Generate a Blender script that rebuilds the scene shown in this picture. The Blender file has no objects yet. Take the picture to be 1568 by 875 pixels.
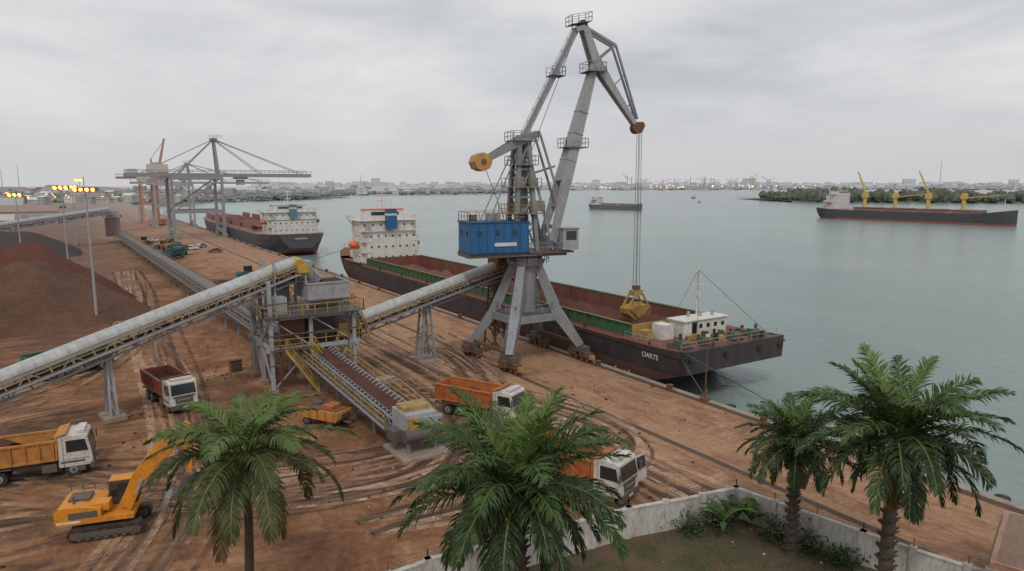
import bpy, math, random
from mathutils import Vector, Matrix, noise
R=random.Random(7)
V=Vector
SC=bpy.context.scene
def C(X,Y,z=0):  # metres right / ahead of the drone position -> site coordinates
    return V((.845*X+.535*Y,-.535*X+.845*Y,z))
# ---------------------------------------------------------------- materials
HZ=(.50,.53,.57)
def lerp(a,b,f): return tuple(a[i]*(1-f)+b[i]*f for i in range(3))
MC={}
def M(name,col,rough=.6,metal=0,dirt=.35,dcol=(.16,.085,.045),scale=.8,streak=1,bump=.15,haze=0,spec=.4,fine=6):
    key=name
    if key in MC: return MC[key]
    m=bpy.data.materials.new(name); m.use_nodes=True; nt=m.node_tree; N=nt.nodes; L=nt.links
    p=N['Principled BSDF']
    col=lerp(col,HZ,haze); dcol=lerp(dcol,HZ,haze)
    tc=N.new('ShaderNodeTexCoord'); mp=N.new('ShaderNodeMapping'); mp.inputs['Scale'].default_value=(1,1,streak)
    L.new(tc.outputs['Object'],mp.inputs[0])
    n1=N.new('ShaderNodeTexNoise'); n1.inputs['Scale'].default_value=scale; n1.inputs['Detail'].default_value=8; n1.inputs['Roughness'].default_value=.7
    L.new(mp.outputs[0],n1.inputs['Vector'])
    r1=N.new('ShaderNodeValToRGB'); r1.color_ramp.elements[0].position=.44; r1.color_ramp.elements[1].position=.74
    L.new(n1.outputs['Fac'],r1.inputs[0])
    mu=N.new('ShaderNodeMath'); mu.operation='MULTIPLY'; mu.inputs[1].default_value=dirt*1.3; L.new(r1.outputs[0],mu.inputs[0])
    mx=N.new('ShaderNodeMix'); mx.data_type='RGBA'; mx.inputs['A'].default_value=(*col,1); mx.inputs['B'].default_value=(*dcol,1)
    L.new(mu.outputs[0],mx.inputs['Factor'])
    n2=N.new('ShaderNodeTexNoise'); n2.inputs['Scale'].default_value=fine; n2.inputs['Detail'].default_value=4
    L.new(mp.outputs[0],n2.inputs['Vector'])
    mr=N.new('ShaderNodeMapRange'); mr.inputs['From Min'].default_value=.3; mr.inputs['From Max'].default_value=.7; mr.inputs['To Min'].default_value=.82; mr.inputs['To Max'].default_value=1.14
    L.new(n2.outputs['Fac'],mr.inputs[0])
    mm=N.new('ShaderNodeMix'); mm.data_type='RGBA'; mm.blend_type='MULTIPLY'; mm.inputs['Factor'].default_value=1
    L.new(mx.outputs['Result'],mm.inputs['A']); L.new(mr.outputs[0],mm.inputs['B'])
    L.new(mm.outputs['Result'],p.inputs['Base Color'])
    p.inputs['Roughness'].default_value=rough; p.inputs['Metallic'].default_value=metal
    p.inputs['Specular IOR Level'].default_value=spec
    if bump:
        b=N.new('ShaderNodeBump'); b.inputs['Strength'].default_value=bump; b.inputs['Distance'].default_value=.05
        L.new(n2.outputs['Fac'],b.inputs['Height']); L.new(b.outputs[0],p.inputs['Normal'])
    MC[key]=m; return m
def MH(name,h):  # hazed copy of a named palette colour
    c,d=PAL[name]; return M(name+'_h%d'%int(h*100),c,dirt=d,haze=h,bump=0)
PAL={'white':((.62,.62,.59),.3),'black':((.03,.032,.038),.3),'red':((.26,.06,.042),.4),'steel':((.26,.27,.28),.3),'rust':((.17,.075,.045),.5),
'yellow':((.62,.42,.10),.3),'orange':((.50,.14,.05),.3),'teal':((.04,.2,.24),.2),'green':((.06,.14,.07),.4),'glass':((.03,.04,.05),0),'cream':((.55,.52,.44),.4),
'tree':((.035,.055,.025),.3),'roof':((.26,.12,.08),.4),'wallp':((.48,.44,.38),.3),'greyb':((.3,.3,.3),.3),'ltree':((.055,.085,.035),.3)}
GD=(.15,.12,.10)
steel=M('painted_steel_grey',(.25,.262,.28),rough=.5,dirt=.4,dcol=GD,scale=.9,streak=.5)
steelL=M('painted_steel_light',(.34,.35,.365),rough=.5,dirt=.38,dcol=(.19,.14,.11),scale=.8,streak=.5)
steelD=M('dark_steel',(.10,.095,.09),rough=.6,dirt=.6)
rust=M('rusty_steel',(.17,.085,.05),rough=.85,dirt=.5,dcol=(.07,.04,.03))
yel=M('yellow_paint',(.52,.33,.05),rough=.5,dirt=.5)
yeld=M('worn_yellow_rail',(.40,.27,.08),rough=.6,dirt=.6)
blue=M('blue_paint',(.025,.125,.29),rough=.5,dirt=.3,dcol=(.03,.07,.13),scale=.6,streak=.4)
blued=M('blue_dark',(.018,.085,.2),dirt=.2)
white=M('white_paint',(.66,.65,.61),rough=.5,dirt=.35,dcol=(.33,.24,.17),streak=.3)
glass=M('dark_glass',(.02,.026,.03),rough=.12,dirt=.1,bump=0,spec=.8)
rubber=M('rubber',(.025,.023,.022),rough=.9,dirt=.6,dcol=(.15,.08,.05),scale=3)
orange=M('orange_paint',(.46,.135,.035),rough=.55,dirt=.6,scale=1.2)
redbody=M('faded_red_paint',(.24,.07,.04),rough=.6,dirt=.5,scale=1.2)
exy=M('excavator_yellow',(.66,.25,.02),rough=.45,dirt=.35,scale=1.2)
truy=M('dusty_yellow_paint',(.50,.22,.05),rough=.6,dirt=.6,scale=1.5)
hood=M('galvanised_hood',(.42,.43,.43),rough=.5,dirt=.35,scale=.25,dcol=(.26,.20,.16),fine=1.5)
belt=M('belt_ore',(.06,.04,.035),rough=.95,dirt=.4,scale=2)
ore=M('ore_dark',(.10,.05,.036),rough=1,dirt=.6,dcol=(.055,.03,.025),scale=.5,bump=.6,spec=.1)
conc=M('concrete',(.33,.27,.22),rough=.9,dirt=.6,dcol=(.2,.12,.075),scale=.6)
hullblk=M('hull_black',(.035,.036,.04),rough=.5,dirt=.45,dcol=(.13,.06,.04),scale=.5,streak=.25)
hullred=M('hull_antifouling',(.12,.05,.04),rough=.7,dirt=.6,dcol=(.05,.035,.03),scale=.4,streak=.3)
deckred=M('deck_red',(.20,.065,.045),rough=.7,dirt=.5,dcol=(.12,.06,.04),scale=.4)
holdm=M('hold_oxide',(.20,.075,.055),rough=.85,dirt=.6,dcol=(.09,.04,.032),scale=.35,streak=.3)
green=M('green_coaming',(.05,.14,.07),rough=.6,dirt=.45,scale=.6)
rescue=M('lifeboat_orange',(.75,.14,.03),rough=.4,dirt=.1)
tan=M('counterweight_tan',(.50,.29,.10),rough=.7,dirt=.4)
lampm=bpy.data.materials.new('lamp_glow'); lampm.use_nodes=True
_p=lampm.node_tree.nodes['Principled BSDF']; _p.inputs['Base Color'].default_value=(1,.6,.3,1); _p.inputs['Emission Color'].default_value=(1,.33,.07,1); _p.inputs['Emission Strength'].default_value=4
# ---------------------------------------------------------------- mesh builder
class MB:
    def __init__(s,name): s.n=name; s.v=[]; s.f=[]; s.m=[]; s.s=[]; s.mats=[]; s.T=None
    def add(s,vs,fs,mat,smooth=False):
        if mat not in s.mats: s.mats.append(mat)
        i=s.mats.index(mat); o=len(s.v)
        for p in vs:
            p=V(p); s.v.append(s.T@p if s.T else p)
        for f in fs: s.f.append([o+k for k in f]); s.m.append(i); s.s.append(smooth)
    def box(s,c,d,mat,rz=0):
        c=V(c); x,y,z=d[0]/2,d[1]/2,d[2]/2; ca,sa=math.cos(rz),math.sin(rz)
        vs=[c+V((a*x*ca-b*y*sa,a*x*sa+b*y*ca,e*z)) for a,b,e in ((-1,-1,-1),(1,-1,-1),(1,1,-1),(-1,1,-1),(-1,-1,1),(1,-1,1),(1,1,1),(-1,1,1))]
        s.add(vs,[(0,3,2,1),(4,5,6,7),(0,1,5,4),(1,2,6,5),(2,3,7,6),(3,0,4,7)],mat)
    def beam(s,p,q,w,h,mat,w2=None,h2=None):
        p=V(p);q=V(q);d=q-p
        if d.length<1e-6: return
        d.normalize(); u=V((0,0,1)) if abs(d.z)<.98 else V((1,0,0))
        a=d.cross(u).normalized(); b=a.cross(d)
        w2=w if w2 is None else w2; h2=h if h2 is None else h2
        vs=[p+a*(i*w/2)+b*(j*h/2) for i,j in ((-1,-1),(1,-1),(1,1),(-1,1))]+[q+a*(i*w2/2)+b*(j*h2/2) for i,j in ((-1,-1),(1,-1),(1,1),(-1,1))]
        s.add(vs,[(0,3,2,1),(4,5,6,7),(0,1,5,4),(1,2,6,5),(2,3,7,6),(3,0,4,7)],mat)
    def cyl(s,p,q,r,mat,r2=None,n=12,caps=True,smooth=True):
        p=V(p);q=V(q);d=(q-p).normalized(); r2=r if r2 is None else r2
        u=V((0,0,1)) if abs(d.z)<.9 else V((1,0,0)); a=d.cross(u).normalized(); b=a.cross(d)
        cs=[a*math.cos(2*math.pi*i/n)+b*math.sin(2*math.pi*i/n) for i in range(n)]
        vs=[p+c*r for c in cs]+[q+c*r2 for c in cs]
        s.add(vs,[(i,(i+1)%n,n+(i+1)%n,n+i) for i in range(n)],mat,smooth)
        if caps: s.add(vs,[tuple(range(n))[::-1],tuple(range(n,2*n))],mat)
    def prof(s,poly,y0,y1,mat):  # xz outline extruded in y
        n=len(poly); vs=[V((x,y0,z)) for x,z in poly]+[V((x,y1,z)) for x,z in poly]
        s.add(vs,[tuple(range(n)),tuple(range(n,2*n))[::-1]]+[(i,n+i,n+(i+1)%n,(i+1)%n) for i in range(n)],mat)
    def rail(s,pts,mat,h=1.1,sp=1.6,t=.06):
        for a,b in zip(pts[:-1],pts[1:]):
            a=V(a);b=V(b);n=max(1,round((b-a).length/sp)); z=V((0,0,1))
            for i in range(n+1): q=a.lerp(b,i/n); s.beam(q,q+z*h,t,t,mat)
            s.beam(a+z*h,b+z*h,t,t,mat); s.beam(a+z*h*.5,b+z*h*.5,t*.8,t*.8,mat)
    def rect_rail(s,x0,x1,y0,y1,z,mat,**k): s.rail([(x0,y0,z),(x1,y0,z),(x1,y1,z),(x0,y1,z),(x0,y0,z)],mat,**k)
    def stair(s,p,q,w,mat):
        p=V(p);q=V(q); d=q-p; a=V((d.x,d.y,0)).normalized().cross(V((0,0,1)))*(w/2)
        s.beam(p+a,q+a,.08,.28,mat); s.beam(p-a,q-a,.08,.28,mat); n=int(abs(d.z)/.28)
        for i in range(1,n): c=p.lerp(q,i/n); s.beam(c-a,c+a,.25,.05,mat)
        s.rail([p+a,q+a],mat); s.rail([p-a,q-a],mat)
    def done(s,loc=None,rz=0,origin=None,bev=0):
        me=bpy.data.meshes.new(s.n); o=V(origin) if origin else V((0,0,0))
        me.from_pydata([tuple(p-o) for p in s.v],[],s.f)
        for m in s.mats: me.materials.append(m)
        me.polygons.foreach_set('material_index',s.m); me.polygons.foreach_set('use_smooth',s.s)
        me.update(); ob=bpy.data.objects.new(s.n,me); SC.collection.objects.link(ob)
        ob.location=loc if loc else o; ob.rotation_euler=(0,0,rz)
        if bev:
            md=ob.modifiers.new('b','BEVEL'); md.width=bev; md.segments=2; md.limit_method='ANGLE'; md.angle_limit=math.radians(40)
        return ob
# ---------------------------------------------------------------- ground / water / sky
def nodes_mat(name):
    m=bpy.data.materials.new(name); m.use_nodes=True; return m,m.node_tree.nodes,m.node_tree.links,m.node_tree.nodes['Principled BSDF']
def noise_n(N,L,vec,scale,detail=6,rough=.6,dist=0):
    n=N.new('ShaderNodeTexNoise'); n.inputs['Scale'].default_value=scale; n.inputs['Detail'].default_value=detail; n.inputs['Roughness'].default_value=rough; n.inputs['Distortion'].default_value=dist
    L.new(vec,n.inputs['Vector']); return n.outputs['Fac']
def ramp(N,L,f,a,b,ca=(0,0,0),cb=(1,1,1)):
    r=N.new('ShaderNodeValToRGB'); e=r.color_ramp.elements
    if a>b: a,b,ca,cb=b,a,cb,ca
    e[0].position=a; e[1].position=b; e[0].color=(*ca,1); e[1].color=(*cb,1); L.new(f,r.inputs[0]); return r.outputs[0]
def mix(N,L,f,a,b,blend='MIX'):
    m=N.new('ShaderNodeMix'); m.data_type='RGBA'; m.blend_type=blend
    for k,x in (('Factor',f),('A',a),('B',b)):
        if isinstance(x,(int,float)): m.inputs[k].default_value=x
        elif isinstance(x,tuple): m.inputs[k].default_value=(*x,1)
        else: L.new(x,m.inputs[k])
    return m.outputs['Result']
def math_n(N,L,op,a,b=None):
    m=N.new('ShaderNodeMath'); m.operation=op
    for i,x in enumerate((a,b)):
        if x is None: continue
        if isinstance(x,(int,float)): m.inputs[i].default_value=x
        else: L.new(x,m.inputs[i])
    return m.outputs[0]
def mrange(N,L,f,a,b,c=0,d=1):
    m=N.new('ShaderNodeMapRange'); L.new(f,m.inputs[0]); m.inputs['From Min'].default_value=a; m.inputs['From Max'].default_value=b; m.inputs['To Min'].default_value=c; m.inputs['To Max'].default_value=d; return m.outputs[0]
gm,N,L,p=nodes_mat('earth_yard')
tc=N.new('ShaderNodeTexCoord').outputs['Object']
sx=N.new('ShaderNodeSeparateXYZ'); L.new(tc,sx.inputs[0])
mp=N.new('ShaderNodeMapping'); mp.inputs['Scale'].default_value=(1,.22,1); mp.inputs['Rotation'].default_value=(0,0,.06); L.new(tc,mp.inputs[0])
mp2=N.new('ShaderNodeMapping'); mp2.inputs['Scale'].default_value=(.28,1,1); mp2.inputs['Rotation'].default_value=(0,0,.5); L.new(tc,mp2.inputs[0])
big=noise_n(N,L,tc,.045,9,.65,.8); med=noise_n(N,L,tc,.17,10,.72,1.2); fin=noise_n(N,L,tc,2.2,8,.75); st=noise_n(N,L,mp.outputs[0],.5,10,.72,1.4); s2=noise_n(N,L,mp2.outputs[0],.4,10,.7,1.6)
c=mix(N,L,ramp(N,L,big,.38,.60),(.20,.088,.042),(.36,.185,.095))
c=mix(N,L,math_n(N,L,'MULTIPLY',ramp(N,L,med,.50,.70),.9),c,(.50,.29,.17))
c=mix(N,L,math_n(N,L,'MULTIPLY',ramp(N,L,med,.36,.49,(1,1,1),(0,0,0)),.7),c,(.13,.06,.035))
c=mix(N,L,math_n(N,L,'MULTIPLY',ramp(N,L,s2,.54,.66),.6),c,(.12,.062,.04))
ap=mrange(N,L,math_n(N,L,'ADD',sx.outputs[0],math_n(N,L,'MULTIPLY',med,26)),40,52)
cq=mix(N,L,ramp(N,L,st,.36,.64),(.24,.125,.07),(.47,.285,.175))
cq=mix(N,L,math_n(N,L,'MULTIPLY',ramp(N,L,s2,.52,.68),.6),cq,(.55,.38,.27))
cq=mix(N,L,math_n(N,L,'MULTIPLY',ramp(N,L,med,.36,.46,(1,1,1),(0,0,0)),.55),cq,(.15,.085,.055))
c=mix(N,L,math_n(N,L,'MULTIPLY',ap,.85),c,cq)
c=mix(N,L,math_n(N,L,'MULTIPLY',ramp(N,L,st,.57,.68),.65),c,(.11,.06,.042))
sp=math_n(N,L,'MULTIPLY',mrange(N,L,math_n(N,L,'ADD',sx.outputs[0],math_n(N,L,'MULTIPLY',med,10)),24,10),mrange(N,L,sx.outputs[1],88,120))
c=mix(N,L,math_n(N,L,'MULTIPLY',sp,.7),c,(.15,.075,.05))
sl=math_n(N,L,'MULTIPLY',mrange(N,L,math_n(N,L,'ABSOLUTE',math_n(N,L,'SUBTRACT',math_n(N,L,'ADD',sx.outputs[0],math_n(N,L,'MULTIPLY',med,6)),23.5)),5,1),ramp(N,L,st,.35,.6))
c=mix(N,L,math_n(N,L,'MULTIPLY',sl,.6),c,(.13,.07,.048))
os_=math_n(N,L,'MULTIPLY',mrange(N,L,sx.outputs[0],12,-4),ramp(N,L,s2,.45,.6)); c=mix(N,L,math_n(N,L,'MULTIPLY',os_,.7),c,(.07,.045,.035))
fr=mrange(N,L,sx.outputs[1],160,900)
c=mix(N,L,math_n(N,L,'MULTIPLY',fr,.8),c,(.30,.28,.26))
c=mix(N,L,1,c,mrange(N,L,fin,.3,.7,.70,1.24),'MULTIPLY')
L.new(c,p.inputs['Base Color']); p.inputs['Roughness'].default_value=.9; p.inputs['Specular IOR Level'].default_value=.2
bp=N.new('ShaderNodeBump'); bp.inputs['Strength'].default_value=.7; bp.inputs['Distance'].default_value=.18; L.new(math_n(N,L,'ADD',fin,math_n(N,L,'MULTIPLY',st,1.5)),bp.inputs['Height']); L.new(bp.outputs[0],p.inputs['Normal'])
QX=53.5
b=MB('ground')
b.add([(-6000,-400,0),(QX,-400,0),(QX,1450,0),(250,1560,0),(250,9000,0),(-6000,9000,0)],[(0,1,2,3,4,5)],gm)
b.add([(QX,-400,0),(QX,1450,0),(QX,1450,-9),(QX,-400,-9)],[(0,3,2,1)],conc)
b.add([(QX,1450,0),(250,1560,0),(250,1560,-9),(QX,1450,-9)],[(0,3,2,1)],conc)
b.done()
wm,N,L,p=nodes_mat('river_water')
tc=N.new('ShaderNodeTexCoord').outputs['Object']
mp=N.new('ShaderNodeMapping'); mp.inputs['Scale'].default_value=(1,.55,1); mp.inputs['Rotation'].default_value=(0,0,.5); L.new(tc,mp.inputs[0])
w1=noise_n(N,L,mp.outputs[0],1.0,6,.62,.4); w2=noise_n(N,L,mp.outputs[0],.25,3,.5); w3=noise_n(N,L,tc,.006,5,.62,1.4)
c=mix(N,L,ramp(N,L,w3,.35,.65),(.165,.235,.222),(.225,.285,.27))
L.new(c,p.inputs['Base Color']); p.inputs['Roughness'].default_value=.2; p.inputs['IOR'].default_value=1.33
bp=N.new('ShaderNodeBump'); bp.inputs['Strength'].default_value=.55; bp.inputs['Distance'].default_value=.45
L.new(math_n(N,L,'ADD',w1,math_n(N,L,'MULTIPLY',w2,1.6)),bp.inputs['Height']); L.new(bp.outputs[0],p.inputs['Normal'])
b=MB('water'); b.add([(QX-.5,-3000,-2.5),(12000,-3000,-2.5),(12000,12000,-2.5),(QX-.5,12000,-2.5)],[(0,1,2,3)],wm); b.done()
b=MB('quay_edge_kerb')
y=-60
while y<900:
    b.box((QX-.35,y+5.98,.06),(.7,11.96,.13),conc)
    if y<420: b.box((QX-1.1,y+3,.3),(.45,.45,.6),rust); b.cyl((QX-1.1,y+3,.6),(QX-1.1,y+3,.72),.38,rust)
    if y<420: b.cyl((QX+.35,y+8,-.9),(QX+.35,y+8,.1),.5,rubber)
    y+=12
b.done()
railm=M('rail_groove',(.07,.05,.04),rough=.6,dirt=.5)
for nx in (41.8,52.5):
    b=MB('crane_rail')
    for d in (-.22,.22): b.box((nx+d,250,.02),(.12,760,.03),railm)
    b.box((nx,250,.03),(.1,760,.06),steelD)
    b.done(origin=(nx,0,0))
def dust(name,col,k,sc=.8):
    tm,N,L,p=nodes_mat(name); tc=N.new('ShaderNodeTexCoord').outputs['Object']
    n=noise_n(N,L,tc,sc,7,.72,.5); n2=noise_n(N,L,tc,.1,4,.6)
    al=math_n(N,L,'MULTIPLY',ramp(N,L,n,.34,.62),ramp(N,L,n2,.36,.54)); al=math_n(N,L,'MULTIPLY',al,k)
    L.new(al,p.inputs['Alpha']); p.inputs['Base Color'].default_value=(*col,1); p.inputs['Roughness'].default_value=.95; return tm
tm=dust('tyre_track_dust',(.09,.05,.033),.8); tl=dust('tyre_track_pale',(.56,.37,.25),.75)
def bez(P,n=40):
    out=[]
    for i in range(n+1):
        t=i/n; q=[V((*a,0)) for a in P]
        while len(q)>1: q=[q[k].lerp(q[k+1],t) for k in range(len(q)-1)]
        out.append(q[0])
    return out
b=MB('tyre_tracks'); lay=0
def track(P,gap=1.9,w=.42,mat=tm):
    global lay
    lay+=1; pts=bez(P)
    for sgn in (-1,1):
        vs=[];fs=[]
        for i,q in enumerate(pts):
            d=(pts[min(i+1,len(pts)-1)]-pts[max(i-1,0)]).normalized(); nn=V((-d.y,d.x,0))
            for e in (-1,1): r=q+nn*(sgn*gap/2+e*w/2); vs.append((r.x,r.y,.004+.0012*lay))
            if i: fs.append((2*i-2,2*i-1,2*i+1,2*i))
        b.add(vs,fs,mat)
for k in range(66):
    j=lambda s: R.uniform(-s,s)
    kind=k%6; mt=tm if k%5 in (0,2,3) else tl
    if kind==0: P=[(30+j(4),110),(31+j(4),70),(33+j(3),45),(26+j(5),36),(8+j(3),44),(-6,62+j(5))]
    elif kind==1: P=[(8+j(5),130),(7+j(4),95),(8+j(3),70),(10+j(4),50),(-4+j(3),35)]
    elif kind==2: P=[(36+j(3),160),(34+j(4),90),(36+j(4),55),(34+j(4),30)]
    elif kind==3: P=[(-15,60+j(8)),(5+j(4),56+j(6)),(22+j(4),42+j(3)),(40+j(4),45+j(5)),(44+j(4),90)]
    elif kind==4: P=[(9+j(3),200),(10+j(4),130),(6+j(5),90),(-10,82+j(8))]
    else: P=[(28+j(3),62+j(5)),(40+j(5),60+j(8)),(46+j(3),40+j(8)),(38+j(4),32),(26+j(5),42+j(4)),(14,40)]
    track(P,mat=mt,w=R.uniform(.35,.7))
b.done()
# ---------------------------------------------------------------- ore piles
def pile(name,x0,x1,y0,y1,st,cones,mat,slope=.72):
    b=MB(name); nx=int((x1-x0)/st); ny=int((y1-y0)/st); vs=[]
    for j in range(ny+1):
        for i in range(nx+1):
            x=x0+i*st;y=y0+j*st; h=-9
            n=noise.noise(V((x*.12,y*.12,3)))*2.6+noise.noise(V((x*.4,y*.4,1)))*.9
            a_=math.atan2(y-cones[0][1],x-cones[0][0]); n+=noise.noise(V((a_*9,0,7)))*1.1
            for cx,cy,hh,ex in cones:
                d=math.hypot(max(0,abs(x-cx)-ex),y-cy)
                h=max(h,hh-math.sqrt(d*d+2.5)*slope+1.1+n*.4)
            vs.append((x,y,max(h,-.6)+noise.noise(V((x*.9,y*.9,5)))*.3))
    fs=[(j*(nx+1)+i,j*(nx+1)+i+1,(j+1)*(nx+1)+i+1,(j+1)*(nx+1)+i) for j in range(ny) for i in range(nx)]
    fs=[f for f in fs if max(vs[k][2] for k in f)>-.3]
    b.add(vs,fs,mat,True); return b.done(origin=((x0+x1)/2,(y0+y1)/2,0))
ore2=M('ore_brown',(.135,.078,.053),rough=1,dirt=.7,dcol=(.08,.045,.036),scale=.12,bump=.9,spec=.1,fine=2.5)
ore1=M('ore_red',(.12,.055,.043),rough=1,dirt=.6,dcol=(.08,.04,.034),scale=.12,bump=.9,spec=.1,fine=2.5)
orek=M('ore_blackish',(.07,.06,.058),rough=1,dirt=.5,dcol=(.1,.07,.06),scale=.1,bump=.5,spec=.1)
pile('iron_ore_stockpile',-90,22,110,200,.8,[(-9,152,11.6,1.5),(-16,152,12.2,2),(-28,155,12.6,4),(-48,158,13.3,16)],ore1,.78)
pile('iron_ore_stockpile',-80,18,98,165,.8,[(-8,138,9.4,1),(-16,136,8.4,3),(-32,132,8.8,8),(-55,132,9.4,12)],ore2,.62)
pile('iron_ore_stockpile',-160,0,215,330,2,[(-30,262,8,14),(-80,275,10,16)],orek,.5)
# ---------------------------------------------------------------- conveyors
def support(b,top,w,dx,mat=steel,z0=0,nar=1.0):
    top=V(top); dx=V(dx).normalized()*w/2
    dl=V((-dx.y,dx.x,0)).normalized()*.9*nar
    A=[top+dx*.7,top-dx*.7]; Bm=[V((p.x,p.y,z0)) for p in (top+dx*1.1,top-dx*1.1)]
    for a,c in zip(A,Bm):
        for e in (-1,1): b.beam(a+dl*e*.4,c+dl*e,.22,.22,mat)
        n=max(2,int((top.z-z0)/1.6))
        for i in range(n):
            f=i/n; g=(i+1)/n
            b.beam((a+dl*.4).lerp(c+dl,f),(a-dl*.4).lerp(c-dl,g),.1,.1,mat)
    n=max(1,int((top.z-z0)/2.5))
    for i in range(n):
        b.beam(A[0].lerp(Bm[0],i/n),A[1].lerp(Bm[1],(i+1)/n),.12,.12,mat); b.beam(A[1].lerp(Bm[1],i/n),A[0].lerp(Bm[0],(i+1)/n),.12,.12,mat)
        b.beam(A[0].lerp(Bm[0],(i+1)/n)+V((0,0,.2)),A[1].lerp(Bm[1],(i+1)/n)+V((0,0,.2)),.15,.15,mat)
    for c in Bm: b.box((c.x,c.y,.2),(1.3,1.6+.8*nar,.4),conc,math.atan2(dx.y,dx.x))
def conveyor(b,p0,p1,w=1.7,th=1.4,hooded=True,walk=(1,),pan=2.0,tr=steel,rm=yeld,legs=(),hm=hood):
    p0=V(p0);p1=V(p1); Ln=(p1-p0).length; d=(p1-p0)/Ln; s=d.cross(V((0,0,1))).normalized(); u=s.cross(d)
    n=max(2,int(Ln/pan)); P=lambda i,a,z: p0+d*(Ln*i/n)+s*a+u*z
    for sg in (-1,1):
        a=sg*w/2
        for z in (0,th): b.beam(P(0,a,z),P(n,a,z),.16,.18,tr)
        for i in range(n+1):
            b.beam(P(i,a,0),P(i,a,th),.1,.1,tr)
            if i<n: b.beam(P(i+(i%2),a,0),P(i+1-(i%2),a,th),.08,.08,tr)
    for i in range(n+1):
        b.beam(P(i,-w/2,0),P(i,w/2,0),.1,.1,tr)
        b.beam(P(i,-w/2,th*.35),P(i,w/2,th*.35),.14,.14,steelD)
    b.beam(P(0,0,th*.45),P(n,0,th*.45),w*.75,.04,belt)
    k=w*.46; bz=th+.02
    b.add([P(0,-k,bz+.3),P(0,-k*.4,bz),P(0,k*.4,bz),P(0,k,bz+.3),P(n,-k,bz+.3),P(n,-k*.4,bz),P(n,k*.4,bz),P(n,k,bz+.3)],[(0,1,5,4),(1,2,6,5),(2,3,7,6)],belt)
    if hooded:
        r=w*.5; m=10; arc=[(-math.cos(math.pi*i/m)*r,th+.25+math.sin(math.pi*i/m)*r*.8) for i in range(m+1)]
        vs=[P(0,a,z) for a,z in arc]+[P(n,a,z) for a,z in arc]
        b.add(vs,[(i,i+1,m+2+i,m+1+i) for i in range(m)],hm,True)
        for e in (0,n): b.add([P(e,a,z) for a,z in arc],[tuple(range(m+1))],hm)
        for i in range(n*2+1):
            q=[P(i/2,a*1.01,(z-th)*1.01+th) for a,z in arc]
            for A,Bq in zip(q[:-1],q[1:]): b.beam(A,Bq,.06,.03,hm)
    else:
        b.add([P(0,-k*.7,bz+.12),P(0,0,bz+.36),P(0,k*.7,bz+.12),P(n,-k*.7,bz+.12),P(n,0,bz+.36),P(n,k*.7,bz+.12)],[(0,1,4,3),(1,2,5,4)],ore,True)
        for i in range(n*2):
            for sg in (-1,1): b.beam(P(i/2,sg*k*.4,bz-.1),P(i/2,sg*(k+.1),bz+.32),.16,.16,steelL)
    for sg in walk:
        a0=sg*(w/2+.08); a1=sg*(w/2+.95); z=th*.55
        b.add([P(0,a0,z),P(0,a1,z),P(n,a1,z),P(n,a0,z)],[(0,1,2,3)],steelD)
        b.beam(P(0,a1,z),P(n,a1,z),.06,.2,tr)
        for i in range(n+1): b.beam(P(i,a1,z),P(i,a1,z+1.1),.06,.06,rm); b.beam(P(i,sg*w/2,.1),P(i,a1,z),.06,.06,tr)
        for h in (.55,1.1): b.beam(P(0,a1,z+h),P(n,a1,z+h),.07,.07,rm)
    for f,ww in legs:
        support(b,P(n*f,0,0),ww,s)
b=MB('inclined_conveyor')
A=V((20.3,77,11.6)); Bp=V((1.3,73.3,6.0)); dd=(Bp-A); E=A+dd*2.1
conveyor(b,E,A,w=1.9,th=1.5,walk=(1,-1),pan=1.7,tr=steelL)
support(b,Bp-V((0,0,.1)),1.5,V((-.19,.98,0)),steelL,nar=.35)
b.done(origin=(1.3,73.3,0))
b=MB('shiploading_conveyor')
conveyor(b,(25.0,77,4.0),(46.3,76.2,9.8),w=1.9,th=1.4,walk=(1,),pan=1.7,legs=((.5,2.0),))
b.box((46.6,76.2,11.6),(2.6,2.6,2.2),rust); b.box((46.2,76.2,9.2),(1.6,1.6,2.4),steelD)
support(b,(45.6,76.3,9.3),2.4,V((0,1,0)),rust)
b.done(origin=(36,76.5,0))
b=MB('trestle_conveyor')
conveyor(b,(22.3,52,1.2),(21.2,76,3.0),w=2.3,th=1.2,hooded=False,walk=(1,-1),pan=1.6,tr=steelL,rm=yeld)
for yy in (56,61,66,71): b.box((22.1-(yy-52)*.045,yy,.75),(.3,.3,1.5),steel); b.box((20.9,yy,.7),(.2,.2,1.4),steel); b.box((23.3,yy,.7),(.2,.2,1.4),steel)
b.box((22.4,50.6,2.6),(2.7,3.0,1.9),steelL); b.box((22.4,50.9,3.72),(2.3,1.6,.4),yeld); b.cyl((20.8,49.0,1.9),(24.0,49.0,1.9),.55,steelD)
for ex in (21.2,23.6):
    for ey in (49.2,51.8): b.box((ex,ey,.8),(.25,.25,1.8),steel)
b.box((21.6,49.08,2.7),(.9,.5,1.3),yeld); b.box((23.1,49.08,2.7),(1.3,.4,1.1),steelL); b.box((24.1,50.2,1.6),(.9,1.2,1.0),yeld); b.box((22.4,50.2,.15),(4.2,4.4,.3),conc); b.box((20.6,50.6,1.7),(.8,1.4,.9),steelD)
b.cyl((24.3,51.4,2.1),(25.3,51.4,2.1),.35,steel); b.box((23.76,50.6,2.9),(.05,1.2,.7),steelD)
b.done(origin=(22,60,0))
b=MB('overland_conveyor')
conveyor(b,(20,81,3.0),(12.7,314,2.4),w=2.2,th=1.1,walk=(1,-1),pan=2.6,tr=steel,rm=M('dull_rail',(.22,.17,.12)),hm=M('dull_hood',(.17,.155,.145),dirt=.5))
for i in range(28):
    f=(i+.5)/28; x=20-7.3*f; y=81+233*f
    for e in (-1,1): b.beam((x+e,y,2.9),(x+1.4*e,y,0),.18,.18,steel)
b.done(origin=(17,180,0))
b=MB('stockyard_conveyor')
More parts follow.
